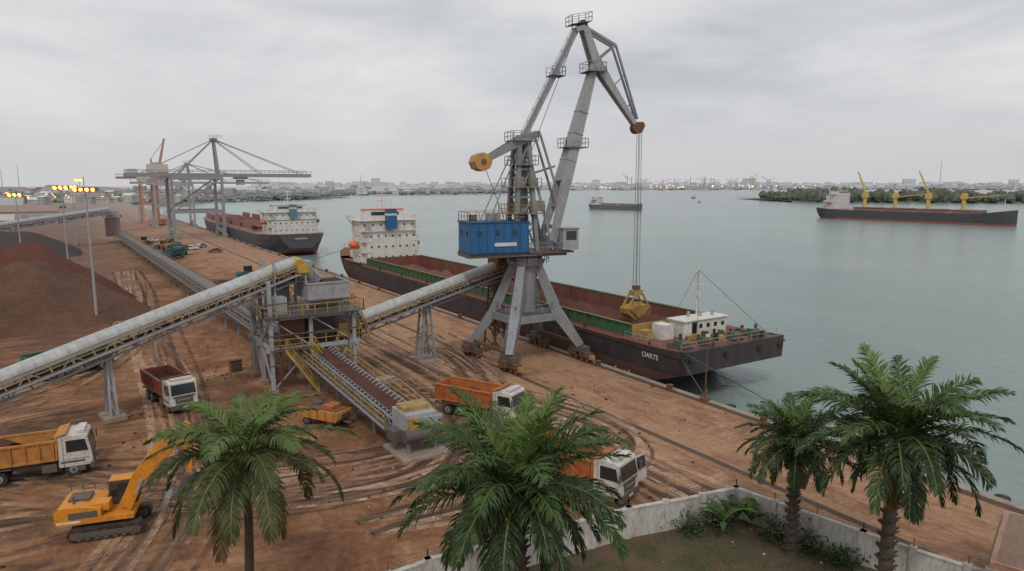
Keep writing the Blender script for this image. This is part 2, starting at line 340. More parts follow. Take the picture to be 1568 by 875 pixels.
conveyor(b,(10,300,11),(-60,232,3),w=2.4,th=1.6,walk=(1,),pan=4,tr=MH('steel',.15),rm=MH('steel',.1),hm=MH('greyb',.3),legs=((.4,3),(.75,3)))
b.box((11,304,6),(5,5,7),MH('rust',.2)); b.box((11,304,11),(4,4,2.4),MH('steel',.2)); b.rect_rail(8,14,301,307,9.6,MH('steel',.2),t=.15)
b.done(origin=(-20,270,0))
# ---------------------------------------------------------------- transfer tower
b=MB('transfer_tower')
X=(16.2,20.4,25.2); Y=(73,77.5,81.5)
for x in X:
    for y in Y:
        b.beam((x,y,0),(x,y,8 if x>17 else 12),.38,.38,steelL); b.box((x,y,.2),(.9,.9,.4),conc)
for z in (4.6,8):
    for y in Y: b.beam((X[0]-.6,y,z),(X[2]+.6,y,z),.3,.45,steelL)
    for x in X: b.beam((x,Y[0]-.6,z),(x,Y[2]+.6,z),.28,.4,steelL)
b.box((20.7,77.2,8.26),(11,10.4,.08),steelD); b.rect_rail(15.3,26.1,72.1,82.3,8.3,yeld,sp=1.3,t=.08)
b.box((23.2,78.5,4.86),(5,7,.08),steelD); b.rect_rail(20.7,26,73,82.2,4.9,yeld,sp=1.3,t=.08)
for (x0,y0,x1,y1) in ((16.2,73,20.4,73),(20.4,73,25.2,73),(16.2,73,16.2,77.5),(16.2,77.5,16.2,81.5),(25.2,73,25.2,77.5)):
    b.beam((x0,y0,.3),(x1,y1,4.5),.14,.14,steelL); b.beam((x0,y0,8),(x1,y1,4.7),.14,.14,steelL)
def hopper(b,cx,cy,z0,z1,zt,w,l,mat):
    vs=[(cx+a*w*k/2,cy+c*l*k/2,z) for z,k in ((z0,.35),(z1,1),(zt,1)) for a,c in ((-1,-1),(1,-1),(1,1),(-1,1))]
    fs=[(4*r+i,4*r+(i+1)%4,4*r+4+(i+1)%4,4*r+4+i) for r in (0,1) for i in range(4)]
    b.add(vs,fs,mat)
    for i in range(4): b.beam(vs[8+i],vs[8+(i+1)%4],.18,.2,mat); b.beam(vs[4+i],vs[4+(i+1)%4],.14,.14,mat)
    for k in range(1,5):
        f=k/5; b.beam(V(vs[4]).lerp(V(vs[5]),f),V(vs[8]).lerp(V(vs[9]),f),.08,.1,mat); b.beam(V(vs[4]).lerp(V(vs[7]),f),V(vs[8]).lerp(V(vs[11]),f),.08,.1,mat)
hopper(b,22.8,76.2,8.4,9.6,11.3,4.6,4.6,steelL)
b.box((22.8,76.2,11.1),(4.3,4.3,.1),ore)
hopper(b,22.4,77,2.9,4.2,7.9,3,3,steelD)
b.box((19,77.5,11.5),(3.6,5,.1),steelD); b.rect_rail(17.2,20.8,75,80,11.55,yeld,sp=1.2,t=.08)
for x in (17.3,20.7):
    for y in (75.1,79.9): b.beam((x,y,8.2),(x,y,13.8),.25,.25,steelL)
b.cyl((20.4,75.7,13.2),(20.4,78.3,13.2),.75,yel,n=16); b.box((19.3,78.6,12.4),(1.6,1.1,1.3),yeld); b.box((21.0,77,12.6),(1.4,2.2,1.9),steelL); b.box((21.3,77,11.4),(1.5,1.6,1.2),steelL)
b.beam((21.6,77,12.2),(22.6,76.6,11.2),1.3,1.1,steel)
b.box((20.4,75.2,12.9),(1.2,.7,.9),yel); b.box((17.4,74.4,9.2),(1.5,1.6,1.8),steelL); b.box((18.8,79.9,9.6),(2,2,2.6),steelL); b.box((24.8,80,9.3),(1.4,1.6,2),steel)
b.box((24.3,74,5.9),(1.2,1.0,1.6),yeld); b.box((24.8,77.2,6.5),(1.8,2.6,2.6),steel); b.box((19,75.5,6.2),(2.2,2.4,2.8),rust)
b.stair((20.6,71.2,0),(17.6,72.4,4.7),.9,yeld); b.stair((26.6,73,4.7),(26.6,78,8.2),.9,yeld); b.stair((23.2,70.0,.2),(20.3,72.6,4.6),.9,yel)
b.box((18.3,72.6,4.7),(4.6,1.1,.08),steelD); b.rail([(16,72.1,4.75),(20.6,72.1,4.75)],yeld)
b.box((16.6,74.8,2.2),(.2,3,1.6),rust)
for i in range(4): b.beam((16+i*.6,82.2,.2),(16+i*.6,82.2,7.5),.08,.08,steel)
for z in (3,6.2,9.6): b.cyl((15.8,72.8,z),(25.6,72.8,z),.07,steelD,n=6)
b.cyl((17,72.7,.2),(17,72.7,8),.09,rust,n=6); b.cyl((24.4,72.6,.2),(24.4,72.6,8),.07,steelD,n=6)
b.done(origin=(20.5,77,0))
# ---------------------------------------------------------------- portal crane
b=MB('portal_crane'); c0=V((47.2,71.3,0)); e=V((.979,-.205,0)).normalized(); l=V((.205,.979,0)).normalized()
P=lambda r,z,k=0: c0+e*r+l*k+V((0,0,z))
for gx in (-1,1):
    for gy in (-1,1):
        top=c0+V((gx*1.1,gy*1.0,12.2)); kn=c0+V((gx*3.1,gy*2.6,6.0)); ft=c0+V((gx*5.3,gy*4.6,1.9))
        b.beam(top,kn,.95,1.0,steel,1.25,1.3); b.beam(kn,ft,1.25,1.3,steel,.9,.9)
        b.box((ft.x,ft.y,1.55),(1.1,2.6,.7),steelD)
        for k in (-1.15,1.15):
            b.box((ft.x,ft.y+k,.95),(.9,1.7,.55),rust)
            for kk in (-.5,.5): b.cyl((ft.x-.3,ft.y+k+kk,.42),(ft.x+.3,ft.y+k+kk,.42),.38,rust,n=14)
        b.box((ft.x,ft.y+gy*2.4,.8),(.6,.5,.5),yeld); b.box((ft.x+gx*.75,ft.y,1.1),(.6,1.1,.8),rust)
for gy in (-1,1):
    b.beam(c0+V((-3.3,gy*2.75,5.6)),c0+V((3.3,gy*2.75,5.6)),.6,.9,steel)
for gx in (-1,1):
    b.beam(c0+V((gx*3.3,-2.75,5.6)),c0+V((gx*3.3,2.75,5.6)),.6,.9,steel)
    b.beam(c0+V((gx*5.2,-4.6,2.1)),c0+V((gx*5.2,4.6,2.1)),.35,.4,rust)
b.box((47.2,71.3,6.15),(6.4,5.2,.08),steelD); b.rect_rail(43.9,50.5,68.5,74.1,6.2,steel,sp=1.2)
b.cyl(c0+V((0,0,5.2)),c0+V((0,0,12.3)),1.25,steel,r2=1.5,n=20)
b.cyl(c0+V((0,0,12.1)),c0+V((0,0,12.7)),2.2,steel,r2=2.5,n=24); b.cyl(c0+V((0,0,12.7)),c0+V((0,0,13.3)),2.1,steelD,n=24)
b.rail([c0+V((2.9*math.cos(a*.5236),2.9*math.sin(a*.5236),12.4)) for a in range(13)],steel,sp=1.5)
b.stair((41.9,68.4,.4),(44.2,69.2,6.1),.7,steel)
b.beam(P(-8.2,13.55),P(4.6,13.55),4.6,.5,steelD)
b.beam(P(-8.0,15.65),P(-.6,15.65),5.0,3.7,blue)
b.beam(P(-8.15,17.56),P(-.45,17.56),5.2,.14,blued)
b.beam(P(-8.1,13.95),P(-.5,13.95),5.1,.12,blued)
for k in range(8): b.beam(P(-8+k*1.05,13.9,-2.53),P(-8+k*1.05,17.5,-2.53),.07,.04,blued)
for r in (-6.9,-4.6,-2.4): b.beam(P(r-.3,16.3,-2.53),P(r+.3,16.3,-2.53),.04,.55,glass)
b.beam(P(-5.0,14.9,-2.56),P(-2.2,14.9,-2.56),.05,.42,white)
for k in (-1.2,1.2): b.beam(P(-8.03,16.2,k-.3),P(-8.03,16.2,k+.3),.05,.6,glass)
b.rail([P(-8.0,17.65,-2.4),P(-1,17.65,-2.4),P(-1,17.65,2.4),P(-8.0,17.65,2.4),P(-8.0,17.65,-2.4)],yeld,sp=1.2)
b.beam(P(-5,18.1),P(-3.6,18.1),1.4,.9,steel); b.beam(P(-7,18.0,1),P(-6.2,18.0,1),.9,.7,steelD)
b.beam(P(-.5,13.75),P(5.4,13.75),5.4,.2,steelD); b.rail([P(-.5,13.85,-2.7),P(5.4,13.85,-2.7),P(5.4,13.85,2.7),P(-.5,13.85,2.7)],steel,sp=1.2)
b.beam(P(3.8,15.3,-2.1),P(5.9,15.3,-2.1),1.7,2.5,steelL); b.beam(P(5.92,15.7,-2.1),P(5.97,15.7,-2.1),1.4,1.3,glass); b.beam(P(4.2,15.8,-2.97),P(5.6,15.8,-2.97),.05,1.1,glass)
b.beam(P(3.7,16.65,-2.1),P(6.0,16.65,-2.1),1.9,.15,steel)
b.beam(P(2.6,14.7,1.6),P(5,14.7,1.6),1.5,1.7,steel)
def tower(b,z0,z1,r0,w0,r1,w1,k0,k1,mat,n):
    cs=[(-1,-1),(1,-1),(1,1),(-1,1)]
    Q=lambda i,f:P((r0+(r1-r0)*f)+cs[i][0]*(w0+(w1-w0)*f)/2,z0+(z1-z0)*f,cs[i][1]*(k0+(k1-k0)*f)/2)
    for i in range(4):
        b.beam(Q(i,0),Q(i,1),.5,.5,mat)
        for j in range(n):
            b.beam(Q(i,j/n),Q((i+1)%4,(j+1)/n),.16,.16,mat); b.beam(Q(i,(j+1)/n),Q((i+1)%4,(j+1)/n),.22,.22,mat)
tower(b,13.8,27.2,-.6,2.8,-.6,1.2,3.4,1.7,steel,4)
b.beam(P(-.6,13.8),P(-.6,26),1.3,1.2,steel,.8,.8)
for z,w in ((18.5,2.2),(21.7,1.9),(24.4,1.6),(27.3,1.6)):
    b.beam(P(-.6-w,z),P(-.6+w,z),2*w,.1,steel); b.rail([P(-.6-w,z,-w),P(-.6+w,z,-w),P(-.6+w,z,w),P(-.6-w,z,w),P(-.6-w,z,-w)],yeld if z<24 else steel,sp=1.1)
b.beam(P(.4,19.4,-.8),P(2.0,19.4,-.8),1,1.3,steel); b.beam(P(.6,22.3,.6),P(1.7,22.3,.6),.9,1,yeld); b.beam(P(-1.8,22.4,-.8),P(-.8,22.4,-.8),.9,1.1,steel); b.beam(P(-2.2,19.2,0),P(-1.0,19.2,0),1.4,1.2,rust)
for k in (-1.7,1.7): b.beam(P(-5.4,17.6,k),P(-1.2,26.6,k*.5),.12,.12,steel); b.beam(P(3,14,k),P(-.2,26.6,k*.5),.3,.3,steel)
for k in (-1.0,1.0):
    b.beam(P(-5.6,24.8,k*.7),P(-.6,27.5,k),.32,.6,steel,.35,1.1); b.beam(P(-.6,27.5,k),P(1.5,28.2,k),.35,1.1,steel,.3,.6)
    b.beam(P(1.5,28.1,k*.9),P(4.3,19.8,k),.2,.25,steel)
b.cyl(P(-5.9,24.7,-1.35),P(-5.9,24.7,1.35),1.1,tan,n=8,smooth=False); b.cyl(P(-5.9,24.7,-1.42),P(-5.9,24.7,1.42),.35,rust,n=10)
bb=(2.9,15.0); bt=(9.2,37.2)
Q=lambda f,k=0:P(bb[0]+(bt[0]-bb[0])*f,bb[1]+(bt[1]-bb[1])*f,k)
for k in (-1,1):
    b.beam(Q(0,k*1.9),Q(.35,k*1.0),.55,.8,steelL,.65,1.3)
b.beam(Q(.33),Q(.72),2.4,1.45,steelL,1.5,1.2); b.beam(Q(.72),Q(1),1.5,1.2,steelL,1.2,.7)
for f in (.08,.2,.3): b.beam(Q(f,-1.9+2.3*f),Q(f,1.9-2.3*f),.4,.5,steelL)
for f in (.45,.6,.72): b.beam(Q(f-.002),Q(f+.002),2.5-1.3*max(0,f-.33)*1.6+.02,1.5-.4*max(0,f-.33)*1.6+.05,steelL)
b.rail([Q(.36,1.25)+e*.6,Q(.98,.7)+e*.5],steel,h=.9,sp=2)
for f,w in ((.55,1.5),(.97,1.2)):
    q=Q(f); b.beam(q-e*w-V((0,0,.6)),q+e*w-V((0,0,.6)),2.6,.1,steelD); z=V((0,0,-.55))
    b.rail([q-e*w-l*1.3+z,q+e*w-l*1.3+z,q+e*w+l*1.3+z,q-e*w+l*1.3+z,q-e*w-l*1.3+z],steelL,sp=1)
b.beam(P(-.4,27.6),P(6.5,40.7),.75,.6,steelL)
for k in (-.55,.55): b.rail([P(-.4,27.7,k),P(6.4,40.6,k)],steel,h=.8,sp=1.6,t=.05)
q=P(3.9,35.2); b.beam(q-e*.9,q+e*.9,1.8,.1,steelD); b.rail([q-e*.9-l*.9,q+e*.9-l*.9,q+e*.9+l*.9,q-e*.9+l*.9],steel,sp=.9)
b.beam(P(-.4,23.0),P(3.9,24.3),.25,.25,steel)
tipz=(15.3,29.5); hg=(9.2,37.2); ap=(7.6,41.2); nose=(11.9,39.3)
for k in (-.5,.5):
    b.beam(P(*ap,k),P(*hg,k),.35,.8,steelL,.4,1.1); b.beam(P(*hg,k),P(*tipz,k*.6),.35,1.15,steelL,.3,.5)
    b.beam(P(*ap,k),P(*nose,k),.26,.32,steel); b.beam(P(*nose,k),P(15.4,30.4,k*.6),.22,.24,steel); b.beam(P(*hg,k),P(*nose,k),.2,.2,steel)
    b.beam(P(6.4,40.8,k),P(*ap,k),.35,.6,steelL)
b.beam(P(*hg),P(*tipz),.7,.8,steelL,.4,.4); b.beam(P(7.9,40.4),P(9.0,37.8),.8,.6,steel)
for f in (.4,.75):
    b.beam(P(hg[0]+(tipz[0]-hg[0])*f,hg[1]+(tipz[1]-hg[1])*f),P(nose[0]+(15.4-nose[0])*f,nose[1]+(30.4-nose[1])*f),.12,.12,steel)
b.cyl(P(7.4,41.5,-.5),P(7.4,41.5,.5),.55,rust,n=14); b.cyl(P(15.5,29.3,-.55),P(15.5,29.3,.55),.75,rust,n=16); b.cyl(P(16.0,29.6,-.4),P(16.0,29.6,.4),.5,rust,n=16)
b.rail([P(5.6,41.3,-.9),P(8.3,41.9,-.9),P(8.3,41.9,.9),P(5.6,41.3,.9),P(5.6,41.3,-.9)],steelL,sp=.9); b.beam(P(5.6,41.3),P(8.3,41.9),1.8,.08,steelD)
gp=V((62.9,68.0,0)); gz=8.6
for k in (-.35,.35):
    for m in (-.12,.12): b.cyl(P(15.9+m,29.5,k),gp+V((m*2,k,gz)),.035,steelD,n=5,caps=False)
b.cyl(P(7.4,41.8,.2),P(15.4,30.0,.2),.04,steelD,n=5,caps=False); b.cyl(P(-2.5,18,.2),P(7.2,41.8,.2),.04,steelD,n=5,caps=False); b.cyl(P(-3,18,-.3),P(-5.4,24,-.3),.04,steelD,n=5,caps=False)
g=gp; ochre=M('grab_ochre',(.38,.22,.06),dirt=.7)
b.box(g+V((0,0,8.3)),(.8,.8,.5),rust); b.box(g+V((0,0,7.6)),(1.7,.9,.7),yeld); b.box(g+V((0,0,6.0)),(1.5,1.0,.5),yeld)
for k in (-.2,.2): b.cyl(g+V((k,-.3,8.0)),g+V((k,-.3,6.1)),.05,steelD,n=5)
for sg in (-1,1):
    for k in (-.6,.6): b.beam(g+V((sg*.6,k,7.5)),g+V((sg*1.9,k,5.6)),.16,.2,yeld)
    pf=[(0,5.9),(sg*1.2,6.0),(sg*2.0,5.6),(sg*1.95,4.9),(sg*1.3,4.35),(sg*.5,4.0),(sg*.03,3.95)]
    b.T=Matrix.Translation(V((g.x,g.y,0))); b.prof(pf,-.95,.95,ochre); b.T=None
    for k in (-1.0,1.0): b.beam(g+V((sg*.1,k,4.05)),g+V((sg*1.9,k,5.5)),.08,.25,rust)
b.done(origin=c0)
# ---------------------------------------------------------------- vessels
def loft(b,st,mt,mb,zs):
    rows=[]
    for x,hd,zd,hw,zb,hb in st:
        zm=min(max(zs,zb+.01),zd-.01); f=(zm-zb)/(zd-zb); hm=hb+(hd-hb)*(f**.6 if f>0 else 0)
        f2=.5*(1+f); hm2=hb+(hd-hb)*(f2**.6); z2=zb+(zd-zb)*f2
        rows.append([(x,hb,zb),(x,hm,zm),(x,hm2,z2),(x,hd,zd)])
    for sg in (1,-1):
        for i in range(len(rows)-1):
            for k in range(3):
                q=[rows[i][k],rows[i+1][k],rows[i+1][k+1],rows[i][k+1]]
                b.add([(a,sg*c,d) for a,c,d in q],[(0,1,2,3) if sg<0 else (3,2,1,0)],mb if k==0 else mt,False)
    for i in range(len(rows)-1):
        a=rows[i][0];c=rows[i+1][0]; b.add([a,c,(c[0],-c[1],c[2]),(a[0],-a[1],a[2])],[(0,1,2,3)],mb)
    for r in (rows[0],rows[-1]):
        b.add([(a,c,d) for a,c,d in r]+[(a,-c,d) for a,c,d in r[::-1]],[tuple(range(8))],mt)
def heap(b,x0,x1,y0,y1,z0,h,mat,seed,n=3,st=.8):
    nx=int((x1-x0)/st);ny=int((y1-y0)/st);rr=random.Random(seed); pk=[(x0+(x1-x0)*(i+.5)/n+rr.uniform(-1.5,1.5),(y0+y1)/2+rr.uniform(-1.5,1.5),h*rr.uniform(.6,1)) for i in range(n)]
    vs=[]
    for j in range(ny+1):
        for i in range(nx+1):
            x=x0+(x1-x0)*i/nx; y=y0+(y1-y0)*j/ny
            z=z0+max([0]+[k-math.hypot(x-a,y-c)*.5 for a,c,k in pk])+noise.noise(V((x*.5,y*.5,seed)))*.5
            vs.append((x,y,z))
    b.add(vs,[(j*(nx+1)+i,j*(nx+1)+i+1,(j+1)*(nx+1)+i+1,(j+1)*(nx+1)+i) for j in range(ny) for i in range(nx)],mat,True)
def superstructure(b,x0,x1,hw,z0,nf,wm,gm_,fm,om,fh=2.7,fpos=None):
    w=hw; xa=x0+.6; xb=x1; H=fh*nf
    b.box(((xa+xb)/2,0,z0+H/2),(xb-xa,2*w,H),wm); b.box((xa-1.2,0,z0+H*.3),(2.4,2*w*.9,H*.6),wm)
    for k in range(nf):
        b.box(((xa+xb)/2-.3,0,z0+fh*(k+1)-.06),(xb-xa+.7,2*w+(.14 if k<nf-1 else 1.0),.1),wm)
        m=int(2*w/2.0)
        for j in range(m):
            yy=-w+(j+.5)*2*w/m
            if (j*3+k)%5: b.box((xb+.01,yy,z0+fh*(k+.55)),(.06,.38,.42),gm_)
            b.box((xa-.02 if k>=nf*.6 else xa-2.42,yy*(1 if k>=nf*.6 else .88),z0+fh*(k+.55)),(.06,.42,.5),gm_)
        for sg in (-1,1):
            for j in range(int((xb-xa)/2.2)): b.box((xa+1.2+j*2.2,sg*(w+.01),z0+fh*(k+.55)),(.42,.06,.42),gm_)
            if k<nf: b.box(((xa-1.2),sg*(w-.9),z0+fh*(k+1)),(2.4,1.6,.1),wm); b.rail([(xa-2.3,sg*(w-.1),z0+fh*(k+1)),(xa,sg*(w-.1),z0+fh*(k+1))],wm,h=1,sp=1.2,t=.06)
    zt=z0+H; xm=(xa+xb)/2+1
    b.box((xm,0,zt+1.25),(xb-xa-2.4,hw*1.35,2.5),wm); xf=xm+(xb-xa-2.4)/2
    m=int(hw*1.3/1.0)
    for j in range(m): b.box((xf+.02,-hw*.62+(j+.5)*hw*1.24/m,zt+1.55),(.08,hw*1.24/m*.78,.85),gm_)
    b.box((xm-(xb-xa-2.4)/2-.02,0,zt+1.5),(.08,hw*1.0,.8),gm_)
    b.box((xm+.6,0,zt+.06),(2.6,hw*2.4,.16),wm)
    for sg in (-1,1): b.box((xm+.6,sg*hw*1.19,zt+.6),(2.6,.1,1.1),wm); b.box((xm+1.88,sg*hw*.94,zt+.6),(.08,hw*.5,1.1),wm); b.beam((xm+.6,sg*hw*.98,zt-1.8),(xm+.6,sg*hw*1.16,zt),.2,.2,wm)
    b.box((xm,0,zt+2.56),(xb-xa-2.0,hw*1.42,.14),om if fpos else wm)
    b.rail([(xf,-hw*.65,zt+2.6),(xf,hw*.65,zt+2.6)],wm,h=1,sp=1.3,t=.06)
    b.box((x0-.9,0,zt+.2),(2.2,2.2,4.4),fm); b.box((x0-.9,0,zt+2.55),(2.0,2.0,.3),MH('black',.05)); b.box((x0-.9,0,zt+1.4),(2.26,2.26,.45),wm)
    b.cyl((xm,0,zt+2.6),(xm,0,zt+8.0),.22,wm,r2=.1,n=8); b.box((xm,0,zt+6.0),(.2,3.2,.2),wm); b.box((xm,0,zt+4.6),(.5,2.0,.3),wm); b.box((xm+.2,0,zt+7),(.3,2.0,.25),wm)
    for yy in (-2.2,2.6,1.4): b.cyl((xm-.6,yy,zt+2.6),(xm-.6,yy,zt+5),.05,wm,n=5)
    for sg in (-1,1): # lifeboats in davits
        r=[.35,.75,.9,.9,.75,.35]
        for q in range(5):
            xx=x0+1.2+q*.9; b.cyl((xx,sg*(hw+.95),z0+fh*1.7),(xx+.9,sg*(hw+.95),z0+fh*1.7),r[q],om,r2=r[q+1],n=10)
        for xx in (x0+1.6,x0+5.2): b.beam((xx,sg*hw,z0+fh*2.4),(xx,sg*(hw+1.1),z0+fh*2.3),.18,.18,wm); b.beam((xx,sg*hw,z0+fh*1.2),(xx,sg*(hw+1.1),z0+fh*1.2),.18,.18,wm)
b=MB('ore_barge'); H=8.6
st=[(0,H-.2,3.9,H,1.3,H-.4),(1.2,H,3.8,H,.9,H-.3),(6,H,3.6,H,-.8,H-.3),(11.5,H,3.5,H,-2.9,H-.3),(15,H,3.5,H,-4,H-.4),(100,H,3.5,H,-4,H-.4),(110,H,3.6,H,-3.8,H-1),(117,H-.6,4.2,H,-2.0,H-3),(122,H-2.2,5.0,H,.2,H-5),(125,H-4.5,5.6,H,1.8,H-7.2)]
loft(b,st,hullblk,hullred,.8)
hx0,hx1,hc=10.5,101,6.7
def dk(x0,x1,y0,y1,z=3.5): b.box(((x0+x1)/2,(y0+y1)/2,z-.03),(x1-x0,y1-y0,.06),deckred)
dk(1.2,hx0,-H+.05,H-.05,3.62); dk(hx1,117,-H+.6,H-.6,3.6); dk(hx0,hx1,hc,H-.02); dk(hx0,hx1,-H+.02,-hc)
b.add([(0,-H+.3,3.9),(0,H-.3,3.9),(1.2,H-.1,3.75),(1.2,-H+.1,3.75)],[(0,1,2,3)],hullblk)
b.add([(117,-8,4.2),(117,8,4.2),(122,6.4,5),(125,4.1,5.6),(125,-4.1,5.6),(122,-6.4,5)],[(0,1,2,3,4,5)],deckred)
for sg in (-1,1):
    b.beam((hx0,sg*hc,4.25),(hx1,sg*hc,4.25),.16,1.5,green); b.beam((hx0,sg*(hc+.02),5.02),(hx1,sg*(hc+.02),5.02),.5,.14,green)
    b.beam((hx0,sg*(hc-.12),2.6),(hx1,sg*(hc-.12),2.6),.06,4.8,holdm)
    for k in range(46): x=hx0+1+k*1.98; b.box((x,sg*(hc+.25),4.2),(.12,.4,1.4),green)
    for k in range(23): x=hx0+2+k*3.96; b.box((x,sg*(hc-.2),2.8),(.2,.16,4.4),holdm)
    b.beam((0,sg*(H-.05),3.2),(110,sg*(H-.05),3.2),.3,.22,hullblk)
    for k in range(9): b.cyl((6+k*12,sg*(H-.5),3.5),(6+k*12,sg*(H-.5),4.1),.2,hullblk)
b.beam((hx0,hc+.3,5.12),(hx1,hc+.3,5.12),.08,.06,yeld)
for x in (hx0,hx1,56): b.box((x,0,3.2 if x==56 else 4.25),(.16 if x!=56 else 1.6,2*hc,1.5 if x!=56 else 3.2),holdm if x!=hx0 else yeld)
b.box((56,0,4.86),(2.2,2*hc,.1),deckred)
b.box((hx0+.15,0,2.7),(.1,2*hc,4.6),holdm); b.box((hx1-.15,0,2.7),(.1,2*hc,4.6),holdm)
heap(b,hx0+.2,55.2,-hc+.1,hc-.1,3.0,3.0,M('ore_hold',(.12,.055,.04),rough=1,dirt=.7,dcol=(.065,.033,.027),scale=.3,bump=.7,spec=.1),3,6,.6); heap(b,56.8,hx1-.2,-hc+.1,hc-.1,1.8,3.0,M('ore_red2',(.15,.06,.045),rough=1,dirt=.6),9,6)
b.box((7.2,-1.2,4.6),(2.6,7.4,2.1),white); b.box((7.2,-1.2,5.7),(3,7.9,.12),white); b.box((5.88,.8,4.6),(.06,.8,1.7),glass)
for k in range(4): b.box((5.88,-4.2+k*1.3,4.9),(.06,.5,.5),glass)
for k in range(3): b.cyl((7+k*.4,-3.5+k*1.7,5.7),(7+k*.4,-3.5+k*1.7,6.4),.2,steelL,n=8)
b.box((7.6,4.4,4.5),(2,1.6,1.8),white); b.box((8.4,-6.3,4.4),(1.4,1.5,1.6),green); b.box((8.2,6.6,4.2),(1.2,1.2,1.1),yeld)
b.cyl((8,-1.8,5.7),(8,-1.8,12.8),.16,white,r2=.08,n=8); b.box((8,-1.8,9.6),(.15,2.2,.15),white); b.box((8,-1.8,11.3),(.12,1.2,.12),white); b.box((8,-1.8,8.4),(.5,.5,.5),white)
for q in ((1.5,-7.5,3.8),(1.5,5,3.8),(10.4,0,5)): b.cyl((8,-1.8,11.5),q,.03,steelD,n=4)
for yy in (-6,-2.5,2.5,6.2):
    b.cyl((2.4,yy-.6,4.15),(2.4,yy+.6,4.15),.42,steelD,n=12); b.box((2.4,yy,3.85),(1.2,1.7,.3),rust); b.box((2.4,yy+.9,4.2),(.7,.3,.9),green)
for k in range(16):
    x=.7+R.random()*4.5; y=-7.9+k*1.0; b.cyl((x,y,3.7),(x,y,4.3+R.random()*.6),.18,hullblk if k%3 else steelD,n=8)
for k in range(12): b.box((3.0+R.random()*2.7,R.uniform(-7.5,7.5),3.95),(.7,.6,.6),[yeld,rust,green,steelD][k%4],R.random())
b.rail([(.9,-8.2,3.8),(.9,8.2,3.8)],steelL,h=.9,sp=2.2,t=.045); b.rail([(10,8.3,3.6),(4,8.3,3.6)],steelL,h=.9,sp=2,t=.045)
for k in (0,2,5,8): yy=-7.6+k*1.9; b.cyl((-.02,yy,2.9),(-.28,yy,2.9),.38,rubber,n=12)
superstructure(b,103.5,110,7.1,3.6,4,white,glass,blue,rescue,fh=2.5,fpos=1)
for i in range(2):
    for j in range(9): b.box((110.04,-2.6+j*.65+i*.3,12.0-i*1.25),(.05,.36,.4),steelD)
b.cyl((118,0,5),(118,0,9),.25,white,n=8); b.box((115,5,4.8),(2,1.5,1.6),white); b.box((115,-5,4.8),(2,1.5,1.6),steel)
b.rail([(117,8,4.3),(122,6.4,5.1),(125,4.1,5.7),(125,-4.1,5.7),(122,-6.4,5.1),(117,-8,4.3)],white,h=1,sp=1.8,t=.06)
b.cyl((2,H-.4,4.1),(-4,H+1.1,.3),.05,steelD,n=5); b.cyl((2,H-.4,4.1),(-16,H+.1,.4),.05,steelD,n=5); b.cyl((123,6,5),(140,10.5,.5),.06,steelD,n=5)
ob=b.done(loc=(63.1,51,0),rz=math.pi/2)
tx=bpy.data.curves.new('vessel_name','FONT'); tx.body="OARTS"; tx.size=.85; tx.extrude=.01
to=bpy.data.objects.new('name_lettering',tx); SC.collection.objects.link(to); tx.materials.append(white)
to.parent=ob; to.location=(6.6,8.66,2.2); to.rotation_euler=(math.pi/2,0,math.pi)
